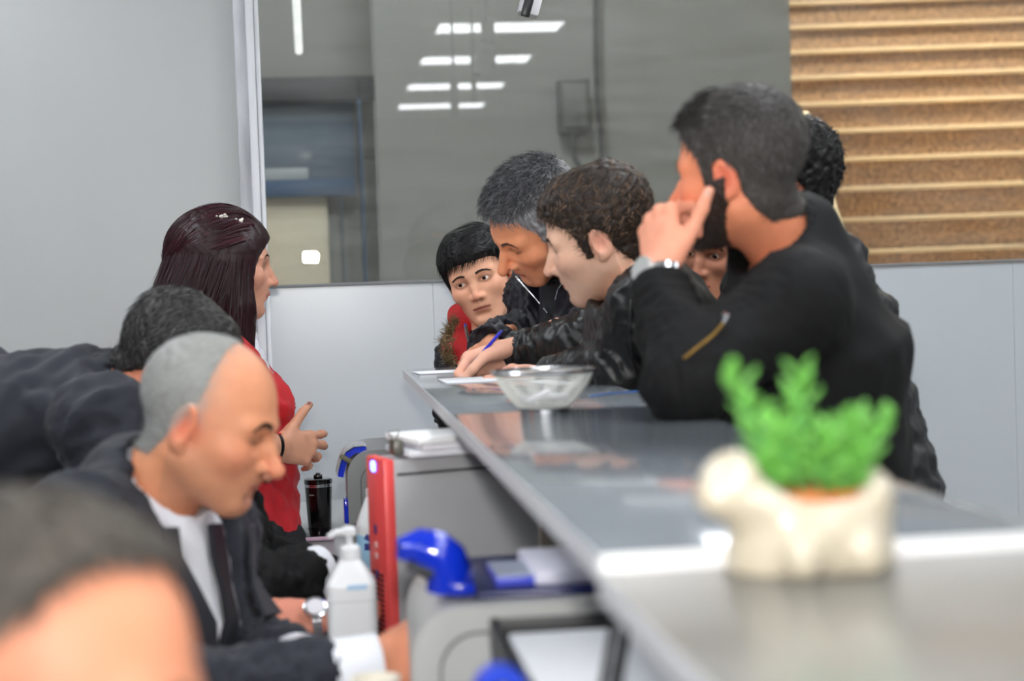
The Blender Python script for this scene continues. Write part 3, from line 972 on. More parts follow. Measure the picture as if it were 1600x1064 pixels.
def torso_vol(J, h, o=0.0, hipW=0.165, waistW=0.155, chestW=0.172, f=1.38, ru=0.062, re=0.052, rw=0.040, arms='LR', k=0.05, tail=0.0, belly=0.0, sl=1.0, cuff=True, pad=0.02):
    up, lat, fr = body_frame(J)
    pts = [J['hip'] - up * (tail + 0.1), J['neck'] + up * 0.1] + [J[q + s_] for s_ in 'LR' for q in ('sh', 'el', 'wr') if s_ in arms or q == 'sh']
    pts = np.array(pts)
    v = Vol(pts.min(0) - 0.2, pts.max(0) + 0.2, h)
    hip, ch, nk = J['hip'], J['chest'], J['neck']
    wa = hip * 0.62 + nk * 0.38
    v.u(cone(hip - up * tail, wa, hipW + o, waistW + o, fr, f))
    v.u(cone(wa, ch, waistW + o, chestW + o, fr, f), k)
    v.u(cone(ch, nk - up * 0.075, chestW + o, 0.105 + o, fr, 1.15), k)
    if belly: v.u(ell(wa + fr * 0.05, (0.13 + belly,) * 3), 0.06)
    for s_ in 'LR':
        sh, el, wr = J['sh' + s_], J['el' + s_], J['wr' + s_]
        v.u(cone(nk - up * 0.045, sh, 0.062 + o, ru + 0.004 + o), k)
        if s_ not in arms: continue
        v.u(cone(sh, el, ru + o, re + o), 0.03)
        w2 = el + (wr - el) * sl
        v.u(cone(el, w2, re + o, rw + o), 0.02)
        if cuff:
            d = nrmz(wr - el)
            v.cut(cone(w2 + d * 0.045, w2 + d * 0.10, 0.047, 0.047), 0.006)
    return v


def legs(J, h=0.015, o=0.0):
    pts = np.array([J[q + s_] for s_ in 'LR' for q in ('th', 'kn', 'an')] + [J['hip']])
    v = Vol(pts.min(0) - 0.17, pts.max(0) + 0.17, h)
    v.u(ell(J['hip'], (0.155 + o, 0.135 + o, 0.12)))
    for s_ in 'LR':
        v.u(cone(J['th' + s_], J['kn' + s_], 0.088 + o, 0.066 + o), 0.04)
        v.u(cone(J['kn' + s_], J['an' + s_], 0.064 + o, 0.048 + o), 0.03)
    return v


def folds(V, N, J, amp=0.004, wl=0.08, seed=1, elbow=0.006, arms='LR'):
    d = amp * (0.6 - 1.6 * np.abs(wav(V, wl, seed)) ** 0.8) + amp * 0.6 * wav(V, wl * 0.45, seed + 1)
    for s_ in arms:
        sh, el, wr = J['sh' + s_], J['el' + s_], J['wr' + s_]
        for c, a_, r_ in ((el, nrmz(wr - sh), 0.085), (el * 0.35 + wr * 0.65, nrmz(wr - el), 0.09), (sh * 0.75 + el * 0.25, nrmz(el - sh), 0.09)):
            w = np.exp(-((V - c) ** 2).sum(1) / r_ ** 2)
            d = d + elbow * w * (0.5 - np.abs(wav(V, 0.034, seed + 5, 4, a_)))
    return V + N * d[:, None]


def snap(P, V, N, off):
    out = []
    for p in P:
        i = np.argmin(((V - p) ** 2).sum(1)); out.append(V[i] + N[i] * off)
    return np.array(out)


def ray_snap(P, d, V, N, off, r=0.02, tmax=9.0):
    """slide each point along d onto the outermost surface vertex near that line"""
    d = nrmz(d); out = []
    for p in P:
        rel = V - p; t = rel @ d; q = ((rel - t[:, None] * d) ** 2).sum(1)
        m = np.nonzero((q < r * r) & (t < tmax) & (t > -0.2))[0]
        if len(m) == 0: out.append(p); continue
        i = m[np.argmax(t[m])]; out.append(p + d * (t[i] + off))
    return np.array(out)


m_skin = mat('skin', col=True, rough=0.5, var=0.05, vscale=55, bump=0.10, bscale=450, spec=0.35)
m_hair = mat('hair', col=True, rough=0.5, spec=0.3)
m_eye = mat('eye', col=True, rough=0.08, spec=0.6)
m_trous = mat('dark_trousers', (26, 27, 32), 0.8, var=0.1)
m_shoe = mat('black_shoe', (16, 15, 15), 0.35)
m_shirt = mat('white_shirt', (226, 228, 234), 0.7, bump=0.1, bscale=300)


class Person:
    def __init__(s, label, base, group=None):
        s.base = np.asarray(base, float)
        s.e = empty('person', base, label, 'person')
        s.body = []

    def add(s, name, V, F, m, C=None, parent=None):
        return np_mesh(name, V, F, m, parent or s.e, C, base=s.base)

    def head(s, M, p, neck):
        sc = np.linalg.norm(M[:3, 0])
        nl = inv_tf(M, neck)
        V, F, C, v, s0 = build_head(p, nl)
        s.M = M; s.v = v; s.s0 = s0
        s.body.append((tf(M, V), F, C))
        if p.get('eyes', True):
            for sx in (-1, 1):
                if p.get('eye_open', 0.0045) <= 0: continue
                ev = eyeball(p.get('gaze', (0, 1, 0)), iris=p.get('iris', (64, 42, 28)))
                s.add('eye', tf(M, ev[0] + np.array((sx * 0.032, 0.0662, 0))), ev[1], m_eye, ev[2])
        if p.get('brow', True):
            b = brows(v, **p.get('brow_kw', {})); hf_ = len(b[0]) // 2
            s.add('eyebrow', tf(M, b[0][:hf_]), b[1][:hf_ // 4], m_hair, b[2][:hf_])
            s.add('eyebrow', tf(M, b[0][hf_:]), b[1][hf_ // 4:] - hf_, m_hair, b[2][hf_:])
        return s

    def hair(s, hy, hz, t, rgb, strand=(), noise=0.0015, nwl=0.012, seed=1, name='hair', post=None, m=None, vol=None, paint=None, **kw):
        w = vol if vol is not None else hair_shell(s.v, s.s0, hy, hz, t, **kw)
        V, F = w.mesh(1); N = normals(V, F)
        if noise: V = V + N * (noise * wav(V, nwl, seed))[:, None]
        C = np.tile(np.array(lin(rgb)), (len(V), 1))
        if paint is not None: C = paint(V, C)
        parts = [(V, F, C)]
        for q in strand:
            q = dict(q); mask = q.pop('mask', None)
            R_, N_ = (V, N) if mask is None else (V[mask(V)], N[mask(V)])
            parts.append(strands(R_, N_, **q))
        V, F, C = merge(parts)
        return s.add(name, tf(s.M, V), F, m or m_hair, C)

    def hand(self, M, left, fat=1.0, **kw):
        V, F, C, J = build_hand(fat=fat, **kw)
        self.body.append((tf(M, V), flipF(F, left), C))
        return dict(f=[[tf(M, q) for q in ps] for ps in J['f']], t=[tf(M, q) for q in J['t']])

    def finish(s, J, skin, arms='LR', trousers=None, shoes=True):
        """hidden trunk and limbs under the clothes, joined to head and hands as one body mesh"""
        v = torso_vol(J, 0.016, -0.03, arms=arms, cuff=False)
        V, F = v.mesh(1); s.body.append((V, F, np.tile(np.array(lin(skin)), (len(V), 1))))
        V, F = legs(J, 0.018, -0.018).mesh(1); s.body.append((V, F, np.tile(np.array(lin(skin)), (len(V), 1))))
        V, F, C = merge(s.body)
        s.add('body', V, F, m_skin, C)
        V, F = legs(J, 0.015).mesh(1); N = normals(V, F)
        V = V + N * (0.003 * wav(V, 0.09, 9))[:, None]
        s.add('trousers', V, F, trousers or m_trous)
        if shoes:
            for s_ in 'LR':
                an = J['an' + s_]; hl = J['hl']
                v = Vol(an - np.array((0.32, 0.32, 0.1)), an + np.array((0.32, 0.32, 0.06)), 0.010)
                a = an.copy(); a[2] = an[2] - 0.045; v.u(cone(a - hl * 0.04, a + hl * 0.16, 0.043, 0.038)); v.u(cone(an, a, 0.045, 0.045), 0.03)
                z = v.xyz()[2]; v.D = np.maximum(v.D, (an[2] - 0.09) - z)
                V, F = v.mesh(1); s.add('shoe', V, F, m_shoe)

    def cloth(s, name, v, m, J=None, amp=0.004, wl=0.08, seed=1, elbow=0.006, arms='LR', smooth=1, post=None):
        V, F = v.mesh(smooth); N = normals(V, F)
        if J is not None: V = folds(V, N, J, amp, wl, seed, elbow, arms)
        if post is not None: V = post(V, N)
        o = s.add(name, V, F, m)
        return V, normals(V, F)

    def piece(s, name, mb, m, parent=None):
        return mb.build(name, m, parent or s.e, base=s.base)


def collar_band(v, neck, top, r0, r1, ri):
    """stand-up collar: a ring from the neck's foot towards top"""
    v.u(cone(neck, top, r0, r1), 0.02)
    d = nrmz(top - neck)
    v.cut(cone(neck + d * 0.03, top + d * 0.1, ri, ri + 0.004), 0.004)
    return v


def wrist_ring(c, d, r, w, n=None, f=1.0, nseg=20, rt=0.004):
    """torus-like band around a wrist; returns MB"""
    mb = MB(); d = nrmz(d)
    a = nrmz(np.cross(d, [0.3, 0.2, 1])) if n is None else nrmz(np.asarray(n) - d * (np.asarray(n) @ d))
    b = np.cross(d, a)
    rings = []
    for i in range(nseg):
        t = 2 * pi * i / nseg; rad = a * cos(t) * r / f + b * sin(t) * r
        nn = nrmz(rad)
        rings.append([mb.bm.verts.new(Vector((c + rad + d * x + nn * y).tolist())) for x, y in ((-w, 0), (w, 0), (w, rt), (-w, rt))])
    for i in range(nseg):
        A, B = rings[i], rings[(i + 1) % nseg]
        for k in range(4):
            mb.bm.faces.new((A[k], A[(k + 1) % 4], B[(k + 1) % 4], B[k]))
    return mb


m_suit = mat('navy_wool', (25, 29, 39), 0.75, var=0.12, vscale=30, bump=0.12, bscale=700, sheen=0.05)
m_black = mat('black_cotton', (13, 13, 14), 0.8, var=0.1, vscale=20, bump=0.1, bscale=500, spec=0.3)
m_leather = mat('black_leather', (17, 17, 18), 0.40, var=0.12, vscale=14, bump=0.07, bscale=220, spec=0.5, bdist=0.002)
m_navy = mat('navy_nylon', (20, 20, 30), 0.5, var=0.1, vscale=18, bump=0.15, bscale=60, bdist=0.003)
m_red = mat('red_cloth', (190, 34, 38), 0.65, var=0.08, vscale=18, bump=0.15, bscale=350)
m_red2 = mat('red_satin', (204, 40, 48), 0.5, var=0.06, vscale=14, bump=0.1, bscale=300)
m_steel = mat('steel', (206, 208, 212), 0.22, metal=1.0)
m_brass = mat('brass', (216, 170, 92), 0.3, metal=1.0)
# ================================================================ the people
def cam_snap(uv, V, off=0.002, rr=0.012):
    """points of a garment's surface under the given sight lines"""
    out = []
    rel = V - CAM
    for u, v_ in uv:
        d = nrmz(at(u, v_, 1.0) - CAM); t = rel @ d
        q = np.linalg.norm(rel - t[:, None] * d, axis=1)
        m = np.nonzero(q < rr)[0]
        i = m[np.argmin(t[m])] if len(m) else np.argmin(q)
        out.append(CAM + d * (t[i] - off))
    return np.array(out)


def lerp_path(P, n):
    P = np.asarray(P, float); t = np.linspace(0, len(P) - 1, n); i = np.minimum(t.astype(int), len(P) - 2)
    return P[i] + (P[i + 1] - P[i]) * (t - i)[:, None]


def vcut(J, drop, half, bot=0.0):
    """wedge that opens a jacket's front: half wide at the neck, closing at drop below it"""
    up, lat, fr = body_frame(J); nk = J['neck']
    def fn(x, y, z):
        px, py, pz = x - nk[0], y - nk[1], z - nk[2]
        l = np.abs(px * lat[0] + py * lat[1] + pz * lat[2]); u_ = px * up[0] + py * up[1] + pz * up[2]; f_ = px * fr[0] + py * fr[1] + pz * fr[2]
        w = half * np.clip((u_ + drop) / drop, -1, 1.2) + bot
        return np.maximum(np.maximum(l - w, 0.02 - f_), f_ - 0.165)
    return fn, nk - 0.5, nk + 0.5


SH = dict(hy=[-.12, -.06, -.036, -.012, .004, .006, .022, .030, .05, .078, .1], hz=[-.068, -.064, -.03, .02, .02, -.025, -.025, .030, .058, .070, .074])


def t_fade(top, side, z0=0.0, z1=0.07):
    return lambda x, y, z: side + (top - side) * np.clip((z - z0) / (z1 - z0), 0, 1) + 0 * x


def flow_down(fx=2.0, fy=-0.3, fz=-0.7):
    return lambda p: np.stack([p[:, 0] * fx * 10, np.full(len(p), fy), np.full(len(p), fz)], 1)


def fwd_top(p):
    """top hair combed forward, sides down"""
    s_ = np.clip((p[:, 2] - 0.05) / 0.05, 0, 1)
    return np.stack([p[:, 0] * 4, 1.0 * s_ - 0.25 * (1 - s_), -1.0 * (1 - s_)], 1)


# ---------------------------------------------------------------- bearded man in black, chin on his hand
b = at(1270, 700, 2.62); b[2] = 0
pm = Person('bearded man in a black zip jacket leaning on the counter, hand on his chin', b)
neck = at(1230, 384, 2.52); hip = at(1318, 860, 2.6)
J = joints(hip, neck, 285, elL=at(1075, 598, 2.29), wrL=at(1036, 455, 2.38), elR=at(1200, 575, 2.85), wrR=at(1110, 585, 2.72), sw=0.19, sd=0.055)
M = head_frame(at(1150, 264, 2.46), 309, 4, -9, 0.91)
skin = (238, 150, 112)
pm.head(M, dict(skin=skin, flush=(226, 104, 82), eye_open=0.0035, nose=1.12, nose_b=0.003, gaze=(0.1, 1, -0.15), neck_r=0.058, brow_kw=dict(thick=0.0045)), neck)
pm.hair(SH['hy'], paint=lambda V, C: C + (np.array(lin((70, 66, 63))) - C) * np.clip((0.085 - V[:, 2]) / 0.05, 0, 1)[:, None], hz=[-.092, -.088, -.04, .02, .02, -.03, -.03, .026, .05, .066, .07], t=t_fade(0.014, 0.004, 0.01, 0.085), rgb=(46, 43, 41), seed=3, noise=0.0006, taper=0.03,
        strand=[dict(flow=fwd_top, n=7500, L=0.019, wid=0.0006, lift=0.42, seed=4, jit=0.4, cols=((30, 27, 26), (70, 66, 64), (128, 124, 122), (40, 36, 34))),
                dict(flow=fwd_top, n=900, L=0.028, wid=0.0007, lift=0.8, seed=5, cols=((26, 23, 22), (40, 36, 34)), mask=lambda V: (V[:, 2] > 0.085) & (V[:, 1] > 0.0))])
w = Vol(pm.v.lo, pm.v.lo + (pm.v.n - 1) * pm.v.h, pm.v.h); w.ax = pm.v.ax; w.n = pm.v.n; w.lo = pm.v.lo
x, y, z = w.xyz()
Hb = np.interp(y.ravel(), [-.03, -.012, .018, .03, .05, .072, .1], [-.03, .0, -.012, -.038, -.052, -.046, -.046]).astype(np.float32)[None, :, None]
D = pm.v.D - 0.0060 * np.clip((Hb - z) / 0.02, 0, 1)
D = np.maximum(D, (z - Hb) * 0.7); D = np.maximum(D, (-0.119 - z)); D = np.maximum(D, (-0.014 + 0.45 * np.clip(-0.042 - z, 0, 1)) - y); D = np.maximum(D, y - 0.16)
lipx = np.sqrt((x / 0.021) ** 2 + ((z + 0.069) / 0.0085) ** 2)
D = np.maximum(D, np.where(y > 0.07, (1 - lipx) * 0.008, -1))
w.D = D.astype(np.float32) + 0 * x
pm.hair(None, None, None, (50, 40, 36), vol=w, name='beard', noise=0.0014, nwl=0.008, seed=8,
        strand=[dict(flow=lambda p: np.stack([p[:, 0] * 2, np.full(len(p), 0.35), np.full(len(p), -1.0)], 1), n=3000, L=0.014, wid=0.0005, lift=0.4, seed=6,
                     cols=((34, 28, 25), (84, 66, 54), (26, 22, 20)), c=np.array((0, 0.0, -0.05)), r=np.array((0.07, 0.09, 0.09)), follow=True)])
v = torso_vol(J, 0.0075, 0.0, hipW=0.185, waistW=0.178, chestW=0.178, f=1.5, ru=0.070, re=0.059, rw=0.046, k=0.05, tail=0.02)
hd = tf(M, (0, -0.02, -0.1))
collar_band(v, neck, neck + (hd - neck) * 0.42, 0.088, 0.074, 0.064)
JV, JN = pm.cloth('jacket', v, m_black, J, amp=0.0025, wl=0.16, seed=11, elbow=0.006)
zp = cam_snap(lerp_path([(1068, 560), (1092, 541), (1116, 522), (1130, 505)], 9), JV, 0.003)
pm.piece('sleeve_zip', MB().tube(zp, [0.0022] * 9, 6), m_brass)
zt = cam_snap([(1130, 506), (1136, 494), (1130, 490)], JV, 0.005); pm.piece('zip_pull', MB().tube(zt, [0.003, 0.005, 0.003], 6), m_steel)
# hand on the chin
wr = at(1031, 426, 2.39)
HM = hand_frame(wr, np.array((0.08, 0.42, 0.9)), np.array((-0.80, -0.52, 0.15)), True)
pm.hand(HM, True, curl=((64, 74, 40), (62, 84, 45), (58, 88, 50), (52, 84, 50)), spread=(2, 1, 0, -2), skin=(240, 164, 134), s=0.92,
        thumb=((0.55, 0.75, -0.30), (0.62, 0.75, 0.0), (0.62, 0.78, 0.05)), fore=0.10, fat=1.04)
wc = tf(HM, (0, -0.006, 0)); wd_ = HM[:3, 1]
wt = empty('x', (0, 0, 0)); bpy.data.objects.remove(wt)
o = pm.piece('wristwatch', wrist_ring(wc, wd_, 0.0315, 0.0095, HM[:3, 2], 1.2, rt=0.003), m_steel)
fc = wc + HM[:3, 2] * 0.028
pm.piece('watch_case', MB().lathe([(0.019, 0), (0.020, 0.003), (0.020, 0.008), (0.017, 0.0105), (0.0001, 0.0105)], 28, xform(fc, axes(HM[:3, 0], HM[:3, 1], HM[:3, 2]))), mat('pale_dial_steel', (226, 228, 226), 0.25, metal=0.6), o)
pm.finish(J, skin)

# ---------------------------------------------------------------- young man in the leather jacket, writing
b = at(1090, 700, 3.2); b[2] = 0
pm = Person('young man in a black leather jacket bent over the counter writing', b)
neck = at(992, 440, 3.2); hip = at(1110, 760, 3.2)
J = joints(hip, neck, 286, shL=at(1012, 480, 3.02), elL=at(975, 580, 3.06), wrL=at(868, 588, 3.28), shR=at(1030, 470, 3.36), elR=at(915, 535, 3.36), wrR=at(815, 550, 3.50))
M = head_frame(at(931, 367, 3.17), 289, 17, -11, 0.98)
skin = (240, 192, 164)
pm.head(M, dict(skin=skin, flush=(224, 142, 120), eye_open=0.0028, eye_dz=-0.003, nose=1.0, nose_b=0.002, gaze=(0, 1, -0.5), stubble=0.34, stubble_rgb=(110, 88, 76), fat=0.001), neck)
curl_f = lambda p: np.stack([p[:, 0] * 4 + 0.5 * np.sin(p[:, 1] * 260), 0.6 * np.sin(p[:, 2] * 300 + p[:, 0] * 200) + 0.2, -0.5 + 0.5 * np.cos(p[:, 1] * 240)], 1)
pm.hair([-.12, -.06, -.036, -.012, .004, .006, .020, .030, .05, .078, .1], [-.075, -.07, -.03, .018, .018, -.03, -.03, .024, .045, .058, .062], t_fade(0.020, 0.005, -0.01, 0.09), (40, 33, 29), seed=13, noise=0.0014, nwl=0.015,
        strand=[dict(flow=curl_f, n=7500, L=0.020, wid=0.0006, lift=0.28, seed=14, jit=0.45, cols=((28, 24, 22), (84, 68, 56), (150, 118, 94), (36, 31, 28)))])
v = torso_vol(J, 0.0065, 0.0, hipW=0.18, waistW=0.175, chestW=0.185, ru=0.070, re=0.060, rw=0.046, k=0.05)
hd = tf(M, (0, -0.03, -0.1))
collar_band(v, neck, neck + (hd - neck) * 0.5, 0.092, 0.082, 0.066)
JV, JN = pm.cloth('leather_jacket', v, m_leather, J, amp=0.003, wl=0.16, seed=21, elbow=0.010)
# seam lines of the sleeve
sm = cam_snap(lerp_path([(985, 468), (984, 520), (988, 560), (998, 592)], 10), JV, 0.001)
pm.piece('sleeve_seam', MB().tube(sm, 0.0022, 6), m_leather)
# writing hand (right) seen from the thumb side
wr = at(808, 545, 3.49)
HM = hand_frame(wr, nrmz(RT * -0.86 + np.array((0, 0.06, -0.36))), nrmz(np.array((0.06, 0.70, 0.72))))
hj = pm.hand(HM, False, curl=((48, 62, 22), (62, 80, 40), (72, 88, 48), (76, 88, 48)), spread=(2, 1, -1, -4), skin=(240, 184, 158), s=1.02,
             thumb=((0.45, 0.80, -0.50), (-0.15, 0.92, -0.42), (-0.30, 0.92, -0.25)), fore=0.09)
# supporting hand (left)
wr2 = at(866, 588, 3.285)
HM2 = hand_frame(wr2, nrmz(RT * -0.94 + np.array((0, 0.28, -0.02))), np.array((0, -0.4, 1.0)), True)
pm.hand(HM2, True, curl=((22, 34, 20), (20, 38, 22), (24, 40, 24), (26, 42, 26)), spread=(4, 1, -2, -5), skin=(236, 178, 152), s=0.98, fore=0.09)
YM_TIP = at(724, 588, 3.47)
pm.finish(J, skin)

# ---------------------------------------------------------------- grey-haired man in the navy jacket
b = at(960, 700, 3.75); b[2] = 0
pm = Person('grey-haired man in a navy padded jacket looking down at his papers', b)
neck = at(893, 418, 3.68); hip = at(1010, 760, 3.75)
J = joints(hip, neck, 245, shL=at(975, 465, 3.52), elL=at(905, 560, 3.45), wrL=at(840, 590, 3.55), shR=at(850, 462, 3.84), elR=at(850, 524, 3.84), wrR=at(770, 540, 3.66), tfwd=0.1)
M = head_frame(at(834, 346, 3.55), 260, 40, -25, 1.0)
skin = (250, 168, 124)
pm.head(M, dict(skin=skin, flush=(216, 112, 82), eye_open=0.0020, eye_dz=-0.004, nose=1.15, nose_b=0.004, gaze=(0, 1, -0.6), stubble=0.30, stubble_rgb=(150, 124, 110), jaw=0.98,
                brow_kw=dict(rgb=((70, 58, 50), (110, 98, 90)), thick=0.0035)), neck)
def om_paint(V, C):
    m_ = np.clip((0.098 - V[:, 2]) / 0.04, 0, 1)[:, None]
    return C * (1 - m_) + np.array(lin((146, 146, 148))) * m_
pm.hair([-.12, -.06, -.036, -.012, .004, .006, .024, .034, .05, .078, .1], [-.07, -.066, -.03, .02, .02, -.028, -.028, .035, .062, .076, .08], t_fade(0.014, 0.007, 0.0, 0.08), (62, 62, 64), seed=23, noise=0.002, nwl=0.014, paint=om_paint,
        strand=[dict(flow=fwd_top, n=4200, L=0.022, wid=0.0007, lift=0.2, seed=24, cols=((150, 150, 152), (90, 90, 94), (190, 190, 192)), mask=lambda V: V[:, 2] < 0.105),
                dict(flow=fwd_top, n=2800, L=0.026, wid=0.0007, lift=0.8, seed=25, jit=0.5, cols=((46, 46, 48), (116, 116, 120), (28, 28, 30)), mask=lambda V: V[:, 2] >= 0.085)])
v = torso_vol(J, 0.0065, 0.006, hipW=0.18, waistW=0.175, chestW=0.185, ru=0.072, re=0.062, rw=0.047, k=0.05)
up, lat, fr = body_frame(J)
v.cut(vcut(J, 0.34, 0.075), 0.008)
# folded hood behind the neck
v.u(cone(neck - fr * 0.07 - lat * 0.06 + up * 0.02, neck - fr * 0.07 + lat * 0.07 + up * 0.02, 0.055, 0.055), 0.03)
def quilt(V, N):
    t = (V - hip) @ up
    return V + N * (0.004 * np.abs(np.sin(t * pi / 0.075)))[:, None]
JV, JN = pm.cloth('padded_jacket', v, m_navy, J, amp=0.004, wl=0.08, seed=31, elbow=0.012, post=quilt)
v = torso_vol(J, 0.009, -0.022, arms='', hipW=0.16)
collar_band(v, neck, neck + (tf(M, (0, -0.02, -0.1)) - neck) * 0.4, 0.078, 0.072, 0.060)
SV, SN = pm.cloth('dark_sweater', v, mat('charcoal_knit', (34, 35, 40), 0.8, bump=0.3, bscale=400), J, amp=0.002, arms='')
zp = cam_snap(lerp_path([(806, 432), (822, 450), (840, 470), (856, 490)], 14), JV, 0.004, 0.02)
pm.piece('zip', MB().tube(zp, 0.0022, 6), m_steel)
zp = cam_snap(lerp_path([(884, 436), (872, 452), (868, 468)], 8), JV, 0.004, 0.02)
pm.piece('zip', MB().tube(zp, 0.0022, 6), m_steel)
wr = J['wrR'] + nrmz(J['wrR'] - J['elR']) * 0.012
HM = hand_frame(wr, nrmz(nrmz(J['wrR'] - J['elR']) + np.array((0, 0, -0.28))), nrmz(np.array((-0.20, 0.65, 0.75))))
pm.hand(HM, False, curl=((46, 52, 24), (50, 62, 36), (54, 70, 44), (56, 74, 44)), spread=(2, 1, -1, -4), skin=(212, 146, 112), s=1.02,
        thumb=((0.40, 0.82, -0.50), (-0.15, 0.92, -0.42), (-0.30, 0.92, -0.25)), fore=0.08)
pm.hand(hand_frame(at(846, 590, 3.55), nrmz(RT * -0.9 + np.array((0, 0.1, -0.04))), np.array((0, -0.2, 1.0)), True), True, curl=((20, 30, 20),) * 4, skin=(212, 146, 112), fore=0.08)
pm.finish(J, skin)

# ---------------------------------------------------------------- boy
b = at(790, 700, 4.2); b[2] = 0
pm = Person('black-haired boy in a red jacket with a fur-trimmed hood', b)
neck = at(766, 528, 4.10); hip = at(800, 790, 4.22)
J = joints(hip, neck, 205, sw=0.135, sd=0.035, shL=at(838, 552, 4.16), shR=at(724, 560, 4.12), elR=at(712, 640, 4.05), wrR=at(745, 600, 3.9))
M = head_frame(at(748, 432, 4.06), 196, 9, 16, 0.93)
skin = (238, 178, 146)
pm.head(M, dict(skin=skin, flush=(232, 146, 118), eye_open=0.0048, nose=0.92, nose_b=-0.004, gaze=(-0.42, 1, 0.12), iris=(36, 26, 22), jaw=0.9, h=0.0023, lips=1.05, neck_r=0.046,
                brow_kw=dict(thick=0.0028, rgb=((40, 28, 24), (70, 50, 40)), lift=-0.001, arch=0.0045, tail=0.004)), neck)
pm.hair([-.12, -.06, -.036, -.012, .004, .006, .022, .032, .05, .078, .1], [-.06, -.056, -.02, .02, .02, -.012, -.012, .036, .046, .050, .050], t_fade(0.021, 0.006, 0.0, 0.06), (14, 13, 14), seed=33, noise=0.0008,
        strand=[dict(flow=lambda p: np.stack([-0.55 - p[:, 0] * 2, 0.8 * np.clip((p[:, 2] - 0.05) / 0.04, 0, 1), -0.35 - 0.5 * (p[:, 2] < 0.06)], 1), n=4200, L=0.034, wid=0.0007, lift=0.10, seed=34, jit=0.12,
                     cols=((12, 11, 12), (26, 24, 26), (8, 8, 9)))])
v = torso_vol(J, 0.008, 0.0, hipW=0.145, waistW=0.14, chestW=0.15, ru=0.058, re=0.05, rw=0.042, k=0.04)
up, lat, fr = body_frame(J)
JV, JN = pm.cloth('dark_jacket', v, mat('dark_nylon', (22, 24, 32), 0.55, bump=0.1), J, amp=0.004, wl=0.06, seed=41)
# red hood: horseshoe roll around the neck
v = Vol(neck - 0.25, neck + 0.25, 0.007)
v.u(cone(at(722, 492, 4.10), at(716, 542, 4.06), 0.026, 0.030)); v.u(cone(at(716, 542, 4.06), at(735, 565, 4.03), 0.030, 0.03), 0.03)
v.u(cone(at(722, 492, 4.10), at(752, 520, 4.18), 0.026, 0.04), 0.03); v.u(cone(at(752, 520, 4.18), at(812, 524, 4.18), 0.04, 0.035), 0.03); v.u(cone(at(812, 524, 4.18), at(800, 560, 4.05), 0.035, 0.03), 0.03)
HV, HN_ = pm.cloth('red_hood', v, m_red, None, post=lambda V, N: V + N * (0.004 * wav(V, 0.05, 3))[:, None])
# fur trim
fp = lerp_path([at(713, 500, 4.03), at(703, 518, 4.0), at(698, 535, 3.98), at(700, 556, 3.97), at(712, 566, 3.97)], 40)
rng = np.random.RandomState(5)
R_ = fp[rng.randint(0, 40, 900)] + rng.normal(size=(900, 3)) * 0.006
N_ = nrmz(-RT * 1.0) + rng.normal(size=(900, 3)) * 0.55; N_ /= np.linalg.norm(N_, axis=1)[:, None]
fv = strands(R_, N_, lambda p: N_[np.arange(len(p)) % len(N_)] + np.array((0, 0, 0.1)), 900, 0.022, 0.0008, 0.5, 7, ((120, 98, 66), (70, 54, 38), (168, 146, 108)), c=fp.mean(0), r=np.array((1, 1, 1.0)), follow=False, jit=0.35)
pm.add('fur_trim', fv[0], fv[1], m_hair, fv[2])
pm.finish(J, skin)

# ---------------------------------------------------------------- girl half hidden behind the bearded man's wrist
b = at(1150, 700, 3.5); b[2] = 0
pm = Person('dark long-haired girl peeking out between the two men in black', b)
neck = at(1142, 492, 3.58); hip = at(1165, 780, 3.62)
J = joints(hip, neck, 225, sw=0.15, sd=0.045)
M = head_frame(at(1126, 386, 3.50), 226, 12, -8, 0.92)
skin = (216, 150, 120)
pm.head(M, dict(skin=skin, flush=(220, 136, 112), eye_open=0.0050, nose=0.95, gaze=(-0.1, 1, -0.1), jaw=0.9, lips=1.1, neck_r=0.045, brow_kw=dict(thick=0.0025)), neck)
v = Vol(np.array((-0.14, -0.17, -0.24)), np.array((0.14, 0.12, 0.15)), 0.0035)
v.u(ell(CRA_C, CRA_R + 0.014))
for sx in (-1, 1):
    v.u(cone((sx * 0.066, 0.008, 0.02), (sx * 0.075, 0.02, -0.18), 0.030, 0.034), 0.03)
v.u(cone((0, -0.07, 0.0), (0, -0.08, -0.19), 0.07, 0.075, (0, 1, 0), 1.3), 0.04)
v.cut(ell((0, 0.115, -0.035), (0.075, 0.072, 0.11)), 0.01)
hf = lambda p: np.stack([0.45 * np.sin(p[:, 2] * 120 + p[:, 0] * 90), 0.45 * np.sin(p[:, 2] * 100 + p[:, 1] * 110), np.full(len(p), -1.0)], 1)
pm.hair(None, None, None, (30, 25, 24), vol=v, noise=0.005, nwl=0.03, seed=43,
        strand=[dict(flow=hf, n=4500, L=0.09, wid=0.0008, lift=0.05, seed=44, segs=7, jit=0.12, mask=lambda V: V[:, 1] < 0.035, cols=((24, 20, 19), (58, 46, 40), (92, 70, 56)), follow=False)])
v = torso_vol(J, 0.011, 0.0, hipW=0.15, waistW=0.13, chestW=0.145, ru=0.055, re=0.048, rw=0.04)
pm.cloth('dark_coat', v, m_black, J)
pm.finish(J, skin)

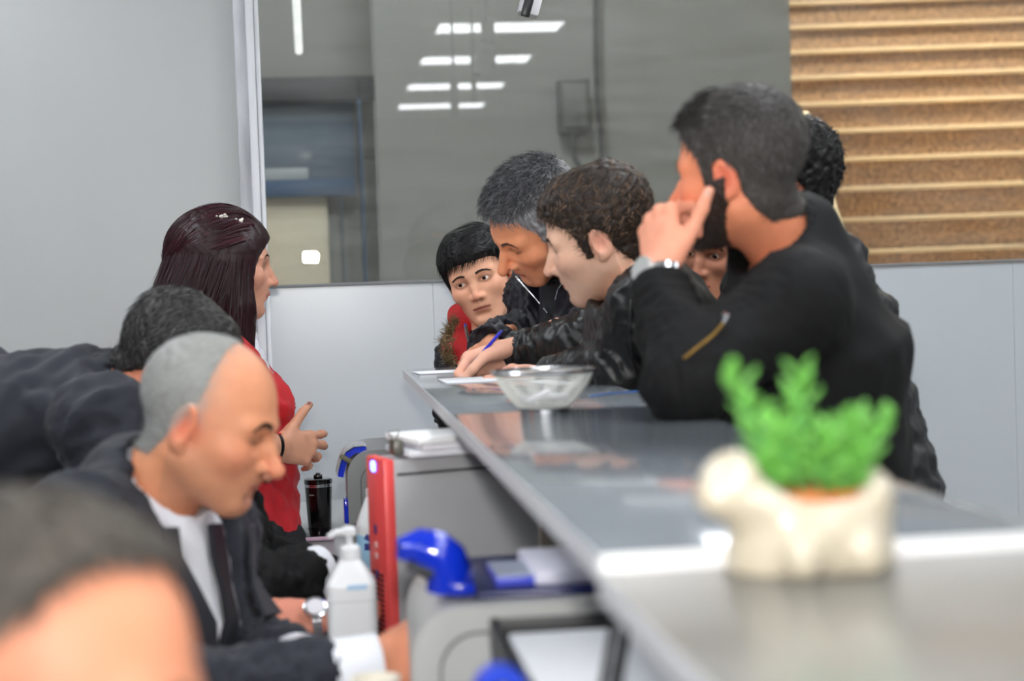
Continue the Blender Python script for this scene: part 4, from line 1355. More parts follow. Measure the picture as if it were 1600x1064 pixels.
# ---------------------------------------------------------------- person in the quilted jacket behind the bearded man
b = at(1280, 700, 3.1); b[2] = 0
pm = Person('curly-haired person in a black quilted jacket standing behind the bearded man', b)
neck = at(1222, 425, 3.12); hip = at(1318, 720, 3.04)
J = joints(hip, neck, 268, sw=0.15, sd=0.05, elL=at(1290, 560, 2.98), wrL=at(1200, 600, 3.0), elR=at(1310, 560, 3.28), wrR=at(1220, 600, 3.25))
M = head_frame(at(1212, 300, 3.10), 270, 8, 0, 0.98)
pm.head(M, dict(skin=(214, 150, 120), eye_open=0.0035, h=0.004), neck)
pm.hair(SH['hy'], SH['hz'], t_fade(0.026, 0.012), (18, 17, 17), seed=53, noise=0.003, nwl=0.014,
        strand=[dict(flow=curl_f, n=3500, L=0.024, wid=0.0008, lift=0.5, seed=54, jit=0.5, cols=((14, 13, 13), (40, 38, 38), (20, 18, 18)))])
v = torso_vol(J, 0.008, 0.01, hipW=0.185, waistW=0.18, chestW=0.18, ru=0.07, re=0.06, rw=0.05, tail=0.06)
collar_band(v, neck, neck + (tf(M, (0, -0.03, -0.1)) - neck) * 0.45, 0.09, 0.082, 0.064)
def quilt2(V, N):
    return V + N * (0.006 * np.abs(np.sin((V[:, 2]) * pi / 0.052)))[:, None]
pm.cloth('quilted_jacket', v, mat('black_nylon', (20, 20, 23), 0.5, bump=0.1), J, amp=0.003, seed=51, post=quilt2)
pm.finish(J, (214, 150, 120))

# ---------------------------------------------------------------- woman with dark red hair
b = at(385, 900, 3.95); b[2] = 0
pm = Person('woman with long dark red hair and a pearl clip, seen in profile', b)
neck = at(352, 528, 3.93); hip = at(376, 860, 3.95)
J = joints(hip, neck, 88, sw=0.15, sd=0.05, elR=at(318, 720, 3.78), wrR=at(424, 706, 3.80), elL=at(352, 740, 4.15), wrL=at(402, 770, 4.1))
M = head_frame(at(357, 413, 3.92), 83, 5, 0, 1.0)
skin = (216, 160, 134)
pm.head(M, dict(skin=skin, flush=(216, 138, 116), eye_open=0.0060, nose=0.96, nose_b=0.000, gaze=(0, 1, 0), iris=(70, 82, 70), lips=1.4, lip=(176, 92, 88), jaw=0.86, neck_r=0.045, h=0.0025,
                brow_kw=dict(thick=0.0022)), neck)
v = Vol(np.array((-0.13, -0.20, -0.25)), np.array((0.13, 0.12, 0.15)), 0.0035)
v.u(ell(CRA_C + np.array((0, 0, 0.002)), CRA_R + np.array((0.012, 0.014, 0.014))))
for sx in (-1, 1):
    v.u(cone((sx * 0.068, 0.018, 0.03), (sx * 0.066, 0.030, -0.09), 0.030, 0.032, (1, 0, 0), 1.2), 0.03)
    v.u(cone((sx * 0.066, 0.030, -0.09), (sx * 0.064, 0.052, -0.19), 0.032, 0.012, (1, 0, 0), 1.2), 0.02)
v.u(cone((0, -0.06, 0.02), (0, -0.098, -0.10), 0.085, 0.078, (0, 1, 0), 1.1), 0.05)
v.u(cone((0, -0.098, -0.10), (0, -0.10, -0.2), 0.078, 0.06, (0, 1, 0), 1.3), 0.05)
v.u(cone((0, -0.02, -0.04), (0, -0.01, -0.16), 0.08, 0.065, (0, 1, 0), 1.0), 0.04)
v.cut(ell((0, 0.128, -0.046), (0.18, 0.080, 0.118)), 0.008)
wf = lambda p: np.stack([p[:, 0] * 0.6, -0.30 * np.clip(0.06 - p[:, 2], -0.06, 0.06) / 0.06 * (p[:, 1] < 0.0) - 0.03 * (p[:, 1] > 0), -np.ones(len(p))], 1)
pm.hair(None, None, None, (40, 17, 22), vol=v, noise=0.0006, nwl=0.02, seed=63, m=mat('silky_hair', col=True, rough=0.45, spec=0.4),
        strand=[dict(flow=wf, n=9000, L=0.10, wid=0.0010, lift=0.02, seed=64, segs=6, jit=0.05, mask=lambda V: V[:, 1] < 0.040, cols=((36, 14, 20), (62, 26, 36), (24, 10, 14)), follow=False),
                dict(flow=lambda p: np.stack([p[:, 0] * 6, -0.9 * np.ones(len(p)), -0.3 * np.ones(len(p))], 1), n=7000, L=0.085, wid=0.0010, lift=0.05, seed=65, segs=6, r=CRA_R + 0.017, cols=((44, 18, 26), (84, 38, 48), (30, 12, 18)), mask=lambda V: (V[:, 2] > 0.055) & (V[:, 1] < 0.06), jit=0.06)])
cl = empty('hair_clip', (0, 0, 0)); bpy.data.objects.remove(cl)
pc = [tf(M, p_) for p_ in ((-0.062, 0.018 + 0.012, 0.1), (-0.060, 0.018, 0.104))]
bar = lerp_path([tf(M, (-0.064, -0.045, 0.098)), tf(M, (-0.062, -0.018, 0.105)), tf(M, (-0.062, 0.018, 0.099))], 9)
cb_ = pm.piece('hair_clip', MB().tube(bar, 0.002, 6), m_steel)
pm_pearl = mat('pearl', (236, 232, 220), 0.2, coat=0.5)
rng = np.random.RandomState(4); pearl_me = None
for k in range(16):
    q = bar[rng.randint(2, 9)] + np.array((rng.normal() * 0.002, -0.004, rng.normal() * 0.004)); r_ = rng.choice([0.003, 0.0042, 0.0055])
    if pearl_me is None:
        mb = MB(); bmesh.ops.create_icosphere(mb.bm, subdivisions=2, radius=1.0); po = mb.build('pearl', pm_pearl, cb_, angle=180); pearl_me = po.data
    else:
        po = bpy.data.objects.new('pearl', pearl_me); COL.objects.link(po); po.parent = cb_
    po.location = Vector((q - pm.base).tolist()); po.scale = (r_,) * 3
# white blouse, black dress under a red waistcoat
v = torso_vol(J, 0.009, -0.006, arms='LR', hipW=0.155, waistW=0.135, chestW=0.145, ru=0.053, re=0.046, rw=0.036, k=0.04)
up, lat, fr = body_frame(J)
v.u(ell(J['chest'] + fr * 0.065 + lat * 0.06, (0.065,) * 3), 0.05); v.u(ell(J['chest'] + fr * 0.065 - lat * 0.06, (0.065,) * 3), 0.05)
collar_band(v, neck, neck + (tf(M, (0, -0.02, -0.1)) - neck) * 0.4, 0.07, 0.064, 0.05)
pm.cloth('blouse', v, m_shirt, J, amp=0.003, wl=0.06, seed=61)
v = torso_vol(J, 0.009, 0.010, arms='', hipW=0.16, waistW=0.14, chestW=0.145, ru=0.05, k=0.04, tail=0.06)
v.u(ell(J['chest'] + fr * 0.069 + lat * 0.06, (0.075,) * 3), 0.05); v.u(ell(J['chest'] + fr * 0.069 - lat * 0.06, (0.075,) * 3), 0.05)
v.u(cone(J['chest'] + fr * 0.06 - up * 0.1, J['hip'] + fr * 0.055 - up * 0.02, 0.09, 0.08), 0.05)
v.cut(vcut(J, 0.26, 0.10), 0.01)
pm.cloth('red_waistcoat', v, m_red2, J, amp=0.004, wl=0.09, seed=62, arms='')
HM = hand_frame(at(436, 698, 3.80), nrmz(RT * 0.72 + np.array((0, 0.62, -0.10))), nrmz(np.array((0.62, -0.75, 0.15))))
pm.hand(HM, False, curl=((14, 20, 10), (20, 24, 12), (28, 28, 14), (36, 30, 14)), spread=(10, 2, -9, -22), skin=(206, 150, 122), nail=(120, 84, 80), s=0.92,
        thumb=((0.75, 0.62, 0.05), (0.80, 0.58, 0.1), (0.70, 0.70, 0.1)), fore=0.09, fat=1.12)
bc = tf(HM, (0, -0.006, 0))
br = pm.piece('bracelet', wrist_ring(bc, HM[:3, 1], 0.026, 0.0035, HM[:3, 2], 1.25, rt=0.004), mat('black_beads', (14, 14, 15), 0.3))
for q in ((-0.027, -0.004, 0.008), (0.026, -0.008, 0.012)):
    mb = MB(); bmesh.ops.create_icosphere(mb.bm, subdivisions=2, radius=0.0045); bmesh.ops.translate(mb.bm, vec=Vector(tf(HM, q).tolist()), verts=mb.bm.verts)
    mb.build('red_bead', mat('red_bead', (220, 30, 30), 0.3), br, base=pm.base)
pm.finish(J, skin)

# ---------------------------------------------------------------- man in a suit bending over
b = at(-120, 900, 2.95); b[2] = 0
pm = Person('dark-haired man in a navy suit bending far forward behind the seated man', b)
neck = at(142, 626, 2.92); hip = at(-330, 700, 2.92)
J = joints(hip, neck, 92, shR=at(165, 668, 2.74), elR=at(225, 880, 2.68), wrR=at(270, 1040, 2.72), shL=at(190, 650, 3.08), elL=at(235, 870, 3.12), wrL=at(270, 1000, 3.1))
J['chest'] = hip * 0.30 + neck * 0.70 + np.array((0, 0, -0.035))
M = head_frame(at(272, 578, 2.92), 95, 46, 0, 0.99)
skin = (216, 138, 108)
pm.head(M, dict(skin=skin, flush=(220, 116, 90), eye_open=0.0025, h=0.0032, neck_r=0.058), neck)
pm.hair(SH['hy'], [-.066, -.062, -.03, .02, .02, -.03, -.03, .03, .055, .07, .074], t_fade(0.018, 0.008), (40, 38, 38), seed=73, noise=0.0016, nwl=0.014,
        strand=[dict(flow=flow_down(2, -0.5, -0.6), n=5200, L=0.026, wid=0.0007, lift=0.2, seed=74, cols=((26, 25, 25), (64, 62, 62), (120, 118, 118), (30, 28, 28)), mask=lambda V: V[:, 2] > -0.045)])
v = torso_vol(J, 0.0085, 0.0, hipW=0.185, waistW=0.18, chestW=0.19, f=1.42, ru=0.078, re=0.064, rw=0.05, k=0.06)
hd = tf(M, (0, -0.03, -0.1))
collar_band(v, neck, neck + (hd - neck) * 0.34, 0.096, 0.088, 0.074)
pm.cloth('suit_jacket', v, m_suit, J, amp=0.006, wl=0.12, seed=71, elbow=0.012)
v = Vol(neck - 0.13, neck + 0.16, 0.005); collar_band(v, neck, neck + (hd - neck) * 0.52, 0.083, 0.074, 0.066)
V, F = v.mesh(1); pm.add('shirt_collar', V, F, m_shirt)
for s_, l_ in (('R', False), ('L', True)):
    d = nrmz(J['wr' + s_] - J['el' + s_]); pm.hand(hand_frame(J['wr' + s_] + d * 0.015, nrmz(d + np.array((0.15, 0, 0))), np.array((1.0, 0, 0.3)), l_), l_, curl=((20, 30, 20),) * 4, skin=skin, fore=0.06, h=0.003)
pm.finish(J, skin)

# ---------------------------------------------------------------- seated woman hidden behind the balding man: black sleeves, crystal watch
b = at(345, 1000, 3.0); b[2] = 0
pm = Person('person in black sleeves with white cuffs and a crystal watch, seated behind the balding man', b)
neck = at(342, 790, 3.02); hip = at(318, 1190, 3.02)
J = joints(hip, neck, 92, sw=0.15, shR=at(350, 838, 2.86), elR=at(380, 925, 2.74), wrR=at(482, 898, 2.84), shL=at(378, 860, 3.14), elL=at(478, 902, 3.12), wrL=at(565, 935, 2.98), stance='sit')
M = head_frame(at(340, 692, 3.02), 100, 18, 0, 0.95)
skin = (214, 156, 124)
pm.head(M, dict(skin=skin, h=0.004, neck_r=0.045, jaw=0.88), neck)
pm.hair(SH['hy'], SH['hz'], 0.012, (34, 28, 26), seed=83, strand=[dict(flow=flow_down(), n=2000, L=0.04, wid=0.001, lift=0.05, seed=84, cols=((34, 28, 26), (60, 50, 44)))])
v = torso_vol(J, 0.008, 0.0, hipW=0.165, waistW=0.145, chestW=0.152, ru=0.062, re=0.056, rw=0.050, k=0.04)
collar_band(v, neck, neck + (tf(M, (0, -0.02, -0.1)) - neck) * 0.2, 0.075, 0.068, 0.055)
pm.cloth('black_blazer', v, m_black, J, amp=0.004, wl=0.07, seed=81, elbow=0.012)
d = nrmz(J['wrR'] - J['elR'])
HM = hand_frame(J['wrR'] + d * 0.01, nrmz(d + np.array((0.1, 0.1, -0.55))), np.array((0.5, -0.5, 0.8)))
pm.hand(HM, False, curl=((24, 34, 20), (24, 36, 20), (26, 36, 20), (28, 36, 22)), skin=(214, 150, 116), s=0.9, fore=0.03)
pm.piece('cuff', wrist_ring(J['wrR'] + d * 0.012, d, 0.041, 0.014, None, 1.0, rt=0.004), m_shirt)
pm.piece('bracelet', wrist_ring(J['wrR'] + d * 0.032, d, 0.030, 0.004, None, 1.05, rt=0.004), mat('gold_beads', (190, 150, 96), 0.35, metal=0.7))
wl_ = at(496, 964, 2.62)
HM = hand_frame(wl_, nrmz(RT * -0.92 + np.array((0, -0.22, -0.10))), nrmz(np.array((-0.1, -0.75, 0.65))), True)
pm.hand(HM, True, curl=((24, 24, 14), (28, 30, 16), (34, 34, 18), (38, 36, 20)), spread=(6, 2, -4, -9), skin=(222, 146, 122), s=0.9, fore=0.08,
        thumb=((0.5, 0.8, -0.3), (0.3, 0.9, -0.2), (0.2, 0.95, -0.15)))
wc = tf(HM, (0, 0.004, 0))
o = pm.piece('wristwatch', wrist_ring(wc, HM[:3, 1], 0.0285, 0.007, HM[:3, 2], 1.22, rt=0.003), m_steel)
XW = xform(wc + HM[:3, 2] * 0.023, axes(HM[:3, 0], HM[:3, 1], HM[:3, 2]))
pm.piece('watch_case', MB().lathe([(0.018, 0), (0.0190, 0.004), (0.0185, 0.008), (0.0135, 0.0095), (0.0001, 0.0095)], 14, XW), m_steel, o)
pm.piece('watch_dial', MB().lathe([(0.0132, 0.0094), (0.0132, 0.0102), (0.0001, 0.0102)], 24, XW), mat('crystal_dial', (240, 240, 246), 0.1, coat=1.0), o)
pm.finish(J, skin)

# ---------------------------------------------------------------- balding man in a suit, seated
b = at(170, 1200, 2.3); b[2] = 0
pm = Person('balding grey-haired man in a navy suit and dark tie, looking down at the desk', b)
neck = at(236, 778, 2.32); hip = at(140, 1290, 2.30)
J = joints(hip, neck, 113, sw=0.17, sd=0.05, elR=at(262, 1092, 1.98), wrR=at(506, 1054, 2.04), elL=at(360, 1010, 2.52), wrL=at(455, 1030, 2.32), stance='sit')
M = head_frame(at(333, 656, 2.28), 106, 21, 0, 0.93)
skin = (220, 150, 112)
def bm_paint(V, C, blend):
    x_, y_, z_ = V[:, 0], V[:, 1], V[:, 2]
    hb = 1 / (1 + np.exp(-(z_ - 0.066 - 0.10 * np.clip(0.055 - y_, 0, 1)) / 0.006))
    side = 1 / (1 + np.exp(-(x_ - 0.012) / 0.010))
    blend(0.75 * hb * side * (y_ > 0.01), (96, 92, 88))
    return C * 1.0
def bm_paint2(V, C, blend):
    out = {}
    x_, y_, z_ = V[:, 0], V[:, 1], V[:, 2]
    m_ = 0.7 * (1 / (1 + np.exp(-(z_ - 0.062 - 0.10 * np.clip(0.055 - y_, 0, 1)) / 0.006))) * (1 / (1 + np.exp(-(x_ - 0.014) / 0.010))) * (y_ > 0.01)
    m_ = m_[:, None]; C = C * (1 - m_) + np.array(lin((104, 98, 92))) * m_
    k_ = 1 / (1 + np.exp((y_ - 0.004 + 0.004 * wav(V, 0.02, 3)) / 0.008)) * 1 / (1 + np.exp(-(z_ - np.interp(y_, [-.12, -.06, -.036, -.012, .02], [-.07, -.065, -.03, .012, -.01])) / 0.005)) * (np.abs(x_) < 0.083)
    k_ = 0.85 * k_[:, None]; C = C * (1 - k_) + np.array(lin((158, 152, 146))) * k_
    return C
pm.head(M, dict(skin=skin, flush=(226, 112, 88), eye_open=0.0024, eye_dz=-0.003, nose=1.12, nose_b=0.002, gaze=(0, 1, -0.5), stubble=0.22, stubble_rgb=(140, 116, 102), neck_r=0.060, fat=0.004,
                paint=bm_paint2, ear=1.15, brow_kw=dict(thick=0.0042, n=220)), neck)
pm.hair([-.12, -.06, -.036, -.012, -.004, .0, .004, .1], [-.075, -.07, -.03, .02, .02, .06, .3, .3], t_fade(0.002, 0.002), (150, 150, 146), seed=93, noise=0.0004, taper=0.05,
        strand=[dict(flow=flow_down(2, -0.9, -0.7), n=9000, L=0.015, wid=0.0005, lift=0.30, jit=0.4, seed=94, cols=((170, 172, 172), (120, 122, 122), (200, 202, 202), (96, 96, 96)))])
v = torso_vol(J, 0.007, 0.0, hipW=0.19, waistW=0.185, chestW=0.192, ru=0.076, re=0.058, rw=0.046, k=0.06)
up, lat, fr = body_frame(J)
hd = tf(M, (0, -0.03, -0.1))
v.u(cone(neck - fr * 0.02, neck + (hd - neck) * 0.24 - fr * 0.026, 0.098, 0.082), 0.03)
v.cut(cone(neck + nrmz(hd - neck) * 0.0, hd, 0.070, 0.072), 0.006)
v.cut(vcut(J, 0.33, 0.110), 0.006)
JV, JN = pm.cloth('suit_jacket', v, m_suit, J, amp=0.004, wl=0.12, seed=91, elbow=0.012)
v = torso_vol(J, 0.007, -0.016, arms='', hipW=0.17, waistW=0.175, chestW=0.185)
collar_band(v, neck, neck + (hd - neck) * 0.60, 0.076, 0.069, 0.0615)
SV, SN = pm.cloth('shirt', v, m_shirt, J, amp=0.001, arms='')
# lapels on both sides of the opening
nk = J['neck']
for sg in (1, -1):
    edge = [nk + up * (-0.33 * t) + lat * sg * (0.110 * (1 - t) + 0.004) + fr * 0.1 for t in np.linspace(0.06, 0.97, 9)]
    outer = [e_ + lat * sg * w_ for e_, w_ in zip(edge, (0.03, 0.05, 0.066, 0.058, 0.05, 0.042, 0.033, 0.022, 0.008))]
    a_ = ray_snap(edge, fr, JV, JN, 0.003, tmax=0.06); c_ = ray_snap(outer, fr, JV, JN, 0.004, tmax=0.06)
    pm.piece('lapel', MB().strip(a_, c_, 0.004 * sg), m_suit)
tk = [nk + up * (-0.015 - 0.36 * t) + fr * 0.02 for t in np.linspace(0.0, 1, 10)]
wv = (0.016, 0.020, 0.013, 0.017, 0.021, 0.025, 0.028, 0.031, 0.034, 0.036)
tp_ = ray_snap(tk, fr, SV, SN, 0.007, 0.025, 0.2)
pm.piece('tie', MB().strip([p_ - lat * w_ for p_, w_ in zip(tp_, wv)], [p_ + lat * w_ for p_, w_ in zip(tp_, wv)], -0.008), mat('dark_tie', (22, 23, 28), 0.45, bump=0.2, bscale=300))
pm.piece('tie_pin', MB().box(tp_[6] + fr * 0.010, (0.004, 0.004, 0.004), bevel=0.001), m_steel)
d = nrmz(J['wrR'] - J['elR'])
pm.piece('cuff', MB().tube([J['wrR'] + d * 0.008, J['wrR'] + d * 0.066], [0.0395, 0.0405], 24), m_shirt)
HM = hand_frame(J['wrR'] + d * 0.066, nrmz(d + np.array((0, 0.05, 0.14))), nrmz(np.array((-0.1, -0.7, 0.7))))
pm.hand(HM, False, curl=((30, 36, 20), (36, 44, 24), (42, 50, 28), (44, 52, 30)), skin=(216, 144, 112), s=1.02, fore=0.08, fat=1.05)
d = nrmz(J['wrL'] - J['elL'])
pm.piece('cuff', MB().tube([J['wrL'] + d * 0.008, J['wrL'] + d * 0.045], [0.037, 0.038], 24), m_shirt)
pm.hand(hand_frame(J['wrL'] + d * 0.02, nrmz(d + np.array((0.2, 0, -0.05))), np.array((0, 0.3, 1.0)), True), True, curl=((20, 30, 20),) * 4, skin=(216, 144, 112), fore=0.08)
pm.finish(J, skin)

# ---------------------------------------------------------------- man nearest the lens, out of focus
b = at(10, 1600, 0.95); b[2] = 0
pm = Person('out-of-focus man with a receding hairline nearest the lens', b)
neck = at(20, 1480, 0.97); hip = neck + np.array((-0.10, 0.0, -0.52)); hip[2] = 0.52
J = joints(hip, neck, 110, sw=0.185, stance='sit', elR=neck + np.array((0.02, -0.24, -0.30)), wrR=neck + np.array((0.20, -0.16, -0.30)), elL=neck + np.array((0.05, 0.20, -0.30)), wrL=neck + np.array((0.18, 0.14, -0.30)))
M = head_frame(at(68, 1110, 0.95), 100, 10, -12, 0.94)
skin = (206, 138, 106)
pm.head(M, dict(skin=skin, flush=(210, 112, 86), eye_open=0.003, h=0.0035, neck_r=0.058, stubble=0.2), neck)
def fm_paint(V, C):
    m_ = np.clip((0.06 - V[:, 2]) / 0.03, 0, 1)[:, None]
    return C * (1 - m_) + np.array(lin((150, 128, 112))) * m_
pm.hair([-.12, -.06, -.036, -.012, .004, .006, .02, .028, .045, .07, .1], [-.07, -.066, -.03, .03, .06, .062, .08, .088, .097, .104, .11], t_fade(0.012, 0.003, 0.03, 0.09), (78, 73, 67), seed=103, paint=fm_paint,
        strand=[dict(flow=fwd_top, n=3500, L=0.024, wid=0.0007, lift=0.25, seed=104, cols=((70, 65, 60), (100, 94, 88), (50, 46, 42)), mask=lambda V: V[:, 2] > 0.06),
                dict(flow=flow_down(2, -0.9, -0.7), n=2000, L=0.014, wid=0.0005, lift=0.1, seed=105, cols=((150, 140, 132), (110, 100, 94)), mask=lambda V: V[:, 2] < 0.06)])
v = torso_vol(J, 0.010, 0.0, hipW=0.185, waistW=0.18, chestW=0.19, ru=0.076, re=0.062, rw=0.05)
collar_band(v, neck, neck + (tf(M, (0, -0.03, -0.1)) - neck) * 0.3, 0.088, 0.078, 0.066)
pm.cloth('suit_jacket', v, m_suit, J, amp=0.004, wl=0.12, seed=101)
for s_, l_ in (('R', False), ('L', True)):
    d = nrmz(J['wr' + s_] - J['el' + s_]); pm.hand(hand_frame(J['wr' + s_] + d * 0.02, d, np.array((0, 0, 1.0)), l_), l_, curl=((20, 30, 20),) * 4, skin=skin, fore=0.06, h=0.003)
pm.finish(J, skin)
# ================================================================ things on the counter and the desk
DZ = 0.75; NZ = CZ - 0.0125


def ground(u, v, z):
    """world point of the horizontal plane z seen at (u, v)"""
    d = FW + RT * (u - 800) / FPX + UP * (532 - v) / FPX
    return CAM + d * ((z - CAM[2]) / d[2])


# wire-mesh bowl
p = ground(851, 642, CZ); BX, BY = p[0], p[1]
e = empty('wire_bowl', (BX, BY, CZ), 'round steel wire-mesh bowl with a shiny rim on the counter', 'bowl')
BS = 1.08
prof = [(0.037, 0.006), (0.041, 0.009), (0.0475, 0.016), (0.054, 0.0245), (0.061, 0.034), (0.067, 0.044), (0.0715, 0.053), (0.0735, 0.058)]
mb = MB()
m_wire = mat('mesh_wire', (226, 226, 220), 0.45, metal=0.35)
nm = 96
for k in range(nm):
    a = 2 * pi * k / nm
    mb.tube([(r * cos(a), r * sin(a), z) for r, z in prof], 0.0008, 3)
for i in range(14):
    t = i / 13 * (len(prof) - 1); j = min(int(t), len(prof) - 2); f_ = t - j
    r = prof[j][0] + (prof[j + 1][0] - prof[j][0]) * f_; z = prof[j][1] + (prof[j + 1][1] - prof[j][1]) * f_
    mb.tube([(r * cos(2 * pi * q / 60), r * sin(2 * pi * q / 60), z) for q in range(61)], 0.0007, 3)
o = mb.build('wire_mesh', m_wire, e); o['kind'] = 'stuff'
MB().lathe([(0.0725, 0.056), (0.0775, 0.0565), (0.0785, 0.059), (0.077, 0.0615), (0.073, 0.0615), (0.0722, 0.059), (0.0725, 0.056)], 64, cap=False).build('rim', m_steel, e)
MB().lathe([(0.0001, 0.004), (0.037, 0.004), (0.0385, 0.006), (0.037, 0.008), (0.0001, 0.008)], 48, cap=False).build('base_plate', m_steel, e)
MB().lathe([(0.030, 0.0), (0.036, 0.0), (0.036, 0.005), (0.030, 0.005), (0.030, 0.0)], 48, cap=False).build('foot_ring', m_steel, e)
m_paper = mat('white_paper', (234, 236, 240), 0.7)
for k, (x, y, z, a, L, t, lab) in enumerate(((-0.012, -0.008, 0.020, 0.5, 0.048, -0.35, 'folded white paper slip leaning highest in the wire bowl'), (0.022, -0.006, 0.0205, 0.05, 0.030, 0.0, 'short rolled white slip at the right in the wire bowl'),
                                         (-0.020, 0.010, 0.0175, 2.4, 0.036, 0.1, 'crumpled white slip at the left in the wire bowl'), (0.004, 0.016, 0.016, 1.2, 0.034, 0.0, 'white slip lying at the back of the wire bowl'))):
    R = Matrix.Rotation(a, 3, 'Z') @ Matrix.Rotation(t, 3, 'Y')
    o = MB().box((0, 0, 0), (L, 0.014, 0.010), bevel=0.0035, seg=3).build('paper_slip', m_paper)
    o.location = (BX + x, BY + y, CZ + z); o.rotation_euler = R.to_euler()
    tag(o, lab, 'paper', 'white paper slips in the wire bowl')


def sheet(u, v, w, d, rzz, z, label, m=m_paper, name='paper_sheet', t=0.0012):
    p = ground(u, v, z)
    o = MB().box((0, 0, t / 2), (w, d, t)).build(name, m, smooth=False)
    o.location = (p[0], p[1], z + 0.0003); o.rotation_euler = (0, 0, rzz)
    return tag(o, label, 'paper')


sheet(758, 593, 0.17, 0.15, 0.05, CZ, 'white form under the writing hand at the counter end')
sheet(700, 581, 0.14, 0.10, 0.1, CZ, 'white sheet lying nearest the far corner of the counter')
sheet(880, 597, 0.09, 0.14, 0.3, CZ, 'white sheet half hidden behind the wire bowl')
# lanyard-like printed strip behind the bowl
pts = [ground(u, v, CZ) for u, v in ((922, 620), (950, 616), (975, 614), (1003, 612))]
o = MB().strip([q + np.array((0, -0.006, 0.001)) for q in pts], [q + np.array((0, 0.006, 0.001)) for q in pts], 0.001).build('printed_strip', mat('printed_blue', (70, 120, 200), 0.4, var=0.6, vscale=60))
tag(o, 'narrow blue printed strip lying behind the wire bowl', 'strip')


def pen(tip, tail, rgb, label, capc=None, r=0.0036):
    tip = np.asarray(tip); tail = np.asarray(tail); d = nrmz(tail - tip); L = np.linalg.norm(tail - tip)
    e = empty('pen', tip, label, 'pen')
    m = mat('pen_%d_%d_%d' % rgb, rgb, 0.25, coat=0.4)
    MB().tube([d * 0.022, d * 0.03, d * (L - 0.006), d * L], [r * 0.85, r, r, r * 0.8], 12).build('barrel', m, e)
    MB().tube([d * 0.0, d * 0.006, d * 0.022], [0.0005, 0.0012, r * 0.85], 10).build('nib', mat('pen_tip_%d_%d' % rgb[:2], capc or rgb, 0.3), e)
    MB().tube([d * (L - 0.001), d * (L + 0.004)], [r * 0.9, r * 0.7], 10).build('end_plug', mat('pen_plug', (40, 60, 150), 0.3), e)
    return e


pen(ground(723, 587, CZ) + np.array((0, 0, 0.0005)), at(783, 518, 3.44), (36, 40, 190), 'bright blue ballpoint pen held by the young man in leather')
pen(ground(741, 572, CZ) + np.array((0, 0, 0.0005)), at(727, 508, 3.58), (96, 96, 96), 'grey pen with a blue end held by the grey-haired man', (60, 60, 64))

# ---------------------------------------------------------------- planter
pc = ground(1255, 888, NZ); PX, PY_ = pc[0], pc[1]
e = empty('animal_planter', (PX, PY_, NZ), 'cream ceramic planter with a rounded head at its side, green succulent inside', 'planter')
v = Vol((-0.10, -0.07, -0.005), (0.08, 0.07, 0.115), 0.0025)
v.u(ell((0.008, 0, 0.030), (0.052, 0.046, 0.034)))
v.u(cone((-0.022, 0, 0.004), (0.03, 0, 0.004), 0.034, 0.034, (0, 0, 1), 1.0), 0.02)
v.u(ell((0.046, 0, 0.052), (0.018, 0.034, 0.018)), 0.015); v.u(ell((-0.030, 0, 0.050), (0.018, 0.034, 0.016)), 0.015)
v.u(ell((-0.054, -0.004, 0.060), (0.020, 0.021, 0.023)), 0.018)
v.u(ell((-0.047, -0.006, 0.074), (0.012, 0.012, 0.011)), 0.01)
v.u(ell((-0.064, -0.012, 0.054), (0.013, 0.013, 0.011)), 0.01)
v.u(ell((-0.044, 0.018, 0.072), (0.008, 0.005, 0.012)), 0.006); v.u(ell((-0.044, -0.022, 0.070), (0.008, 0.005, 0.012)), 0.006)
v.u(ell((-0.012, -0.042, 0.014), (0.012, 0.010, 0.016)), 0.01); v.u(ell((0.034, -0.040, 0.014), (0.012, 0.010, 0.016)), 0.01)
v.cut(ell((0.009, 0, 0.070), (0.040, 0.037, 0.034)), 0.006)
z = v.xyz()[2]; v.D = np.maximum(v.D, 0.0 - z)
V, F = v.mesh(2)
np_mesh('pot', V, F, mat('cream_ceramic', (186, 176, 156), 0.3, var=0.06, vscale=30, coat=0.3), e)
MB().lathe([(0.0001, 0.050), (0.030, 0.050), (0.037, 0.056), (0.0375, 0.060), (0.033, 0.060), (0.030, 0.054), (0.0001, 0.054)], 32, xform((0.009, 0, -0.004))).build('terracotta_liner', mat('terracotta', (206, 120, 60), 0.7, var=0.15, vscale=60), e)
rng = np.random.RandomState(12)
m_leaf = mat('succulent_green', (104, 170, 72), 0.4, var=0.25, vscale=40)
m_leaf2 = mat('succulent_deep', (70, 140, 72), 0.4, var=0.25, vscale=40)
lv = Vol((-0.4, -0.25, -0.2), (0.4, 1.25, 0.25), 0.06)
lv.u(ell((0, 0.5, 0.02), (0.26, 0.58, 0.11))); LV, LF = lv.mesh(1); LV = LV * 0.02
leaf_me = None
stems = [((-0.020, 0.0, 0.052), (-0.048, -0.004, 0.134)), ((0.008, 0.004, 0.055), (0.002, 0.0, 0.134)), ((0.03, 0.0, 0.055), (0.040, 0.0, 0.100)), ((0.034, 0.0, 0.055), (0.064, 0.002, 0.098)), ((-0.005, -0.01, 0.055), (-0.022, -0.01, 0.098)),
         ((0.012, -0.012, 0.052), (0.018, -0.014, 0.092)), ((-0.012, 0.012, 0.05), (-0.014, 0.014, 0.09)), ((0.02, 0.014, 0.05), (0.03, 0.014, 0.09)), ((-0.02, 0, 0.05), (-0.026, -0.006, 0.075)), ((0.03, -0.01, 0.05), (0.044, -0.008, 0.076))]
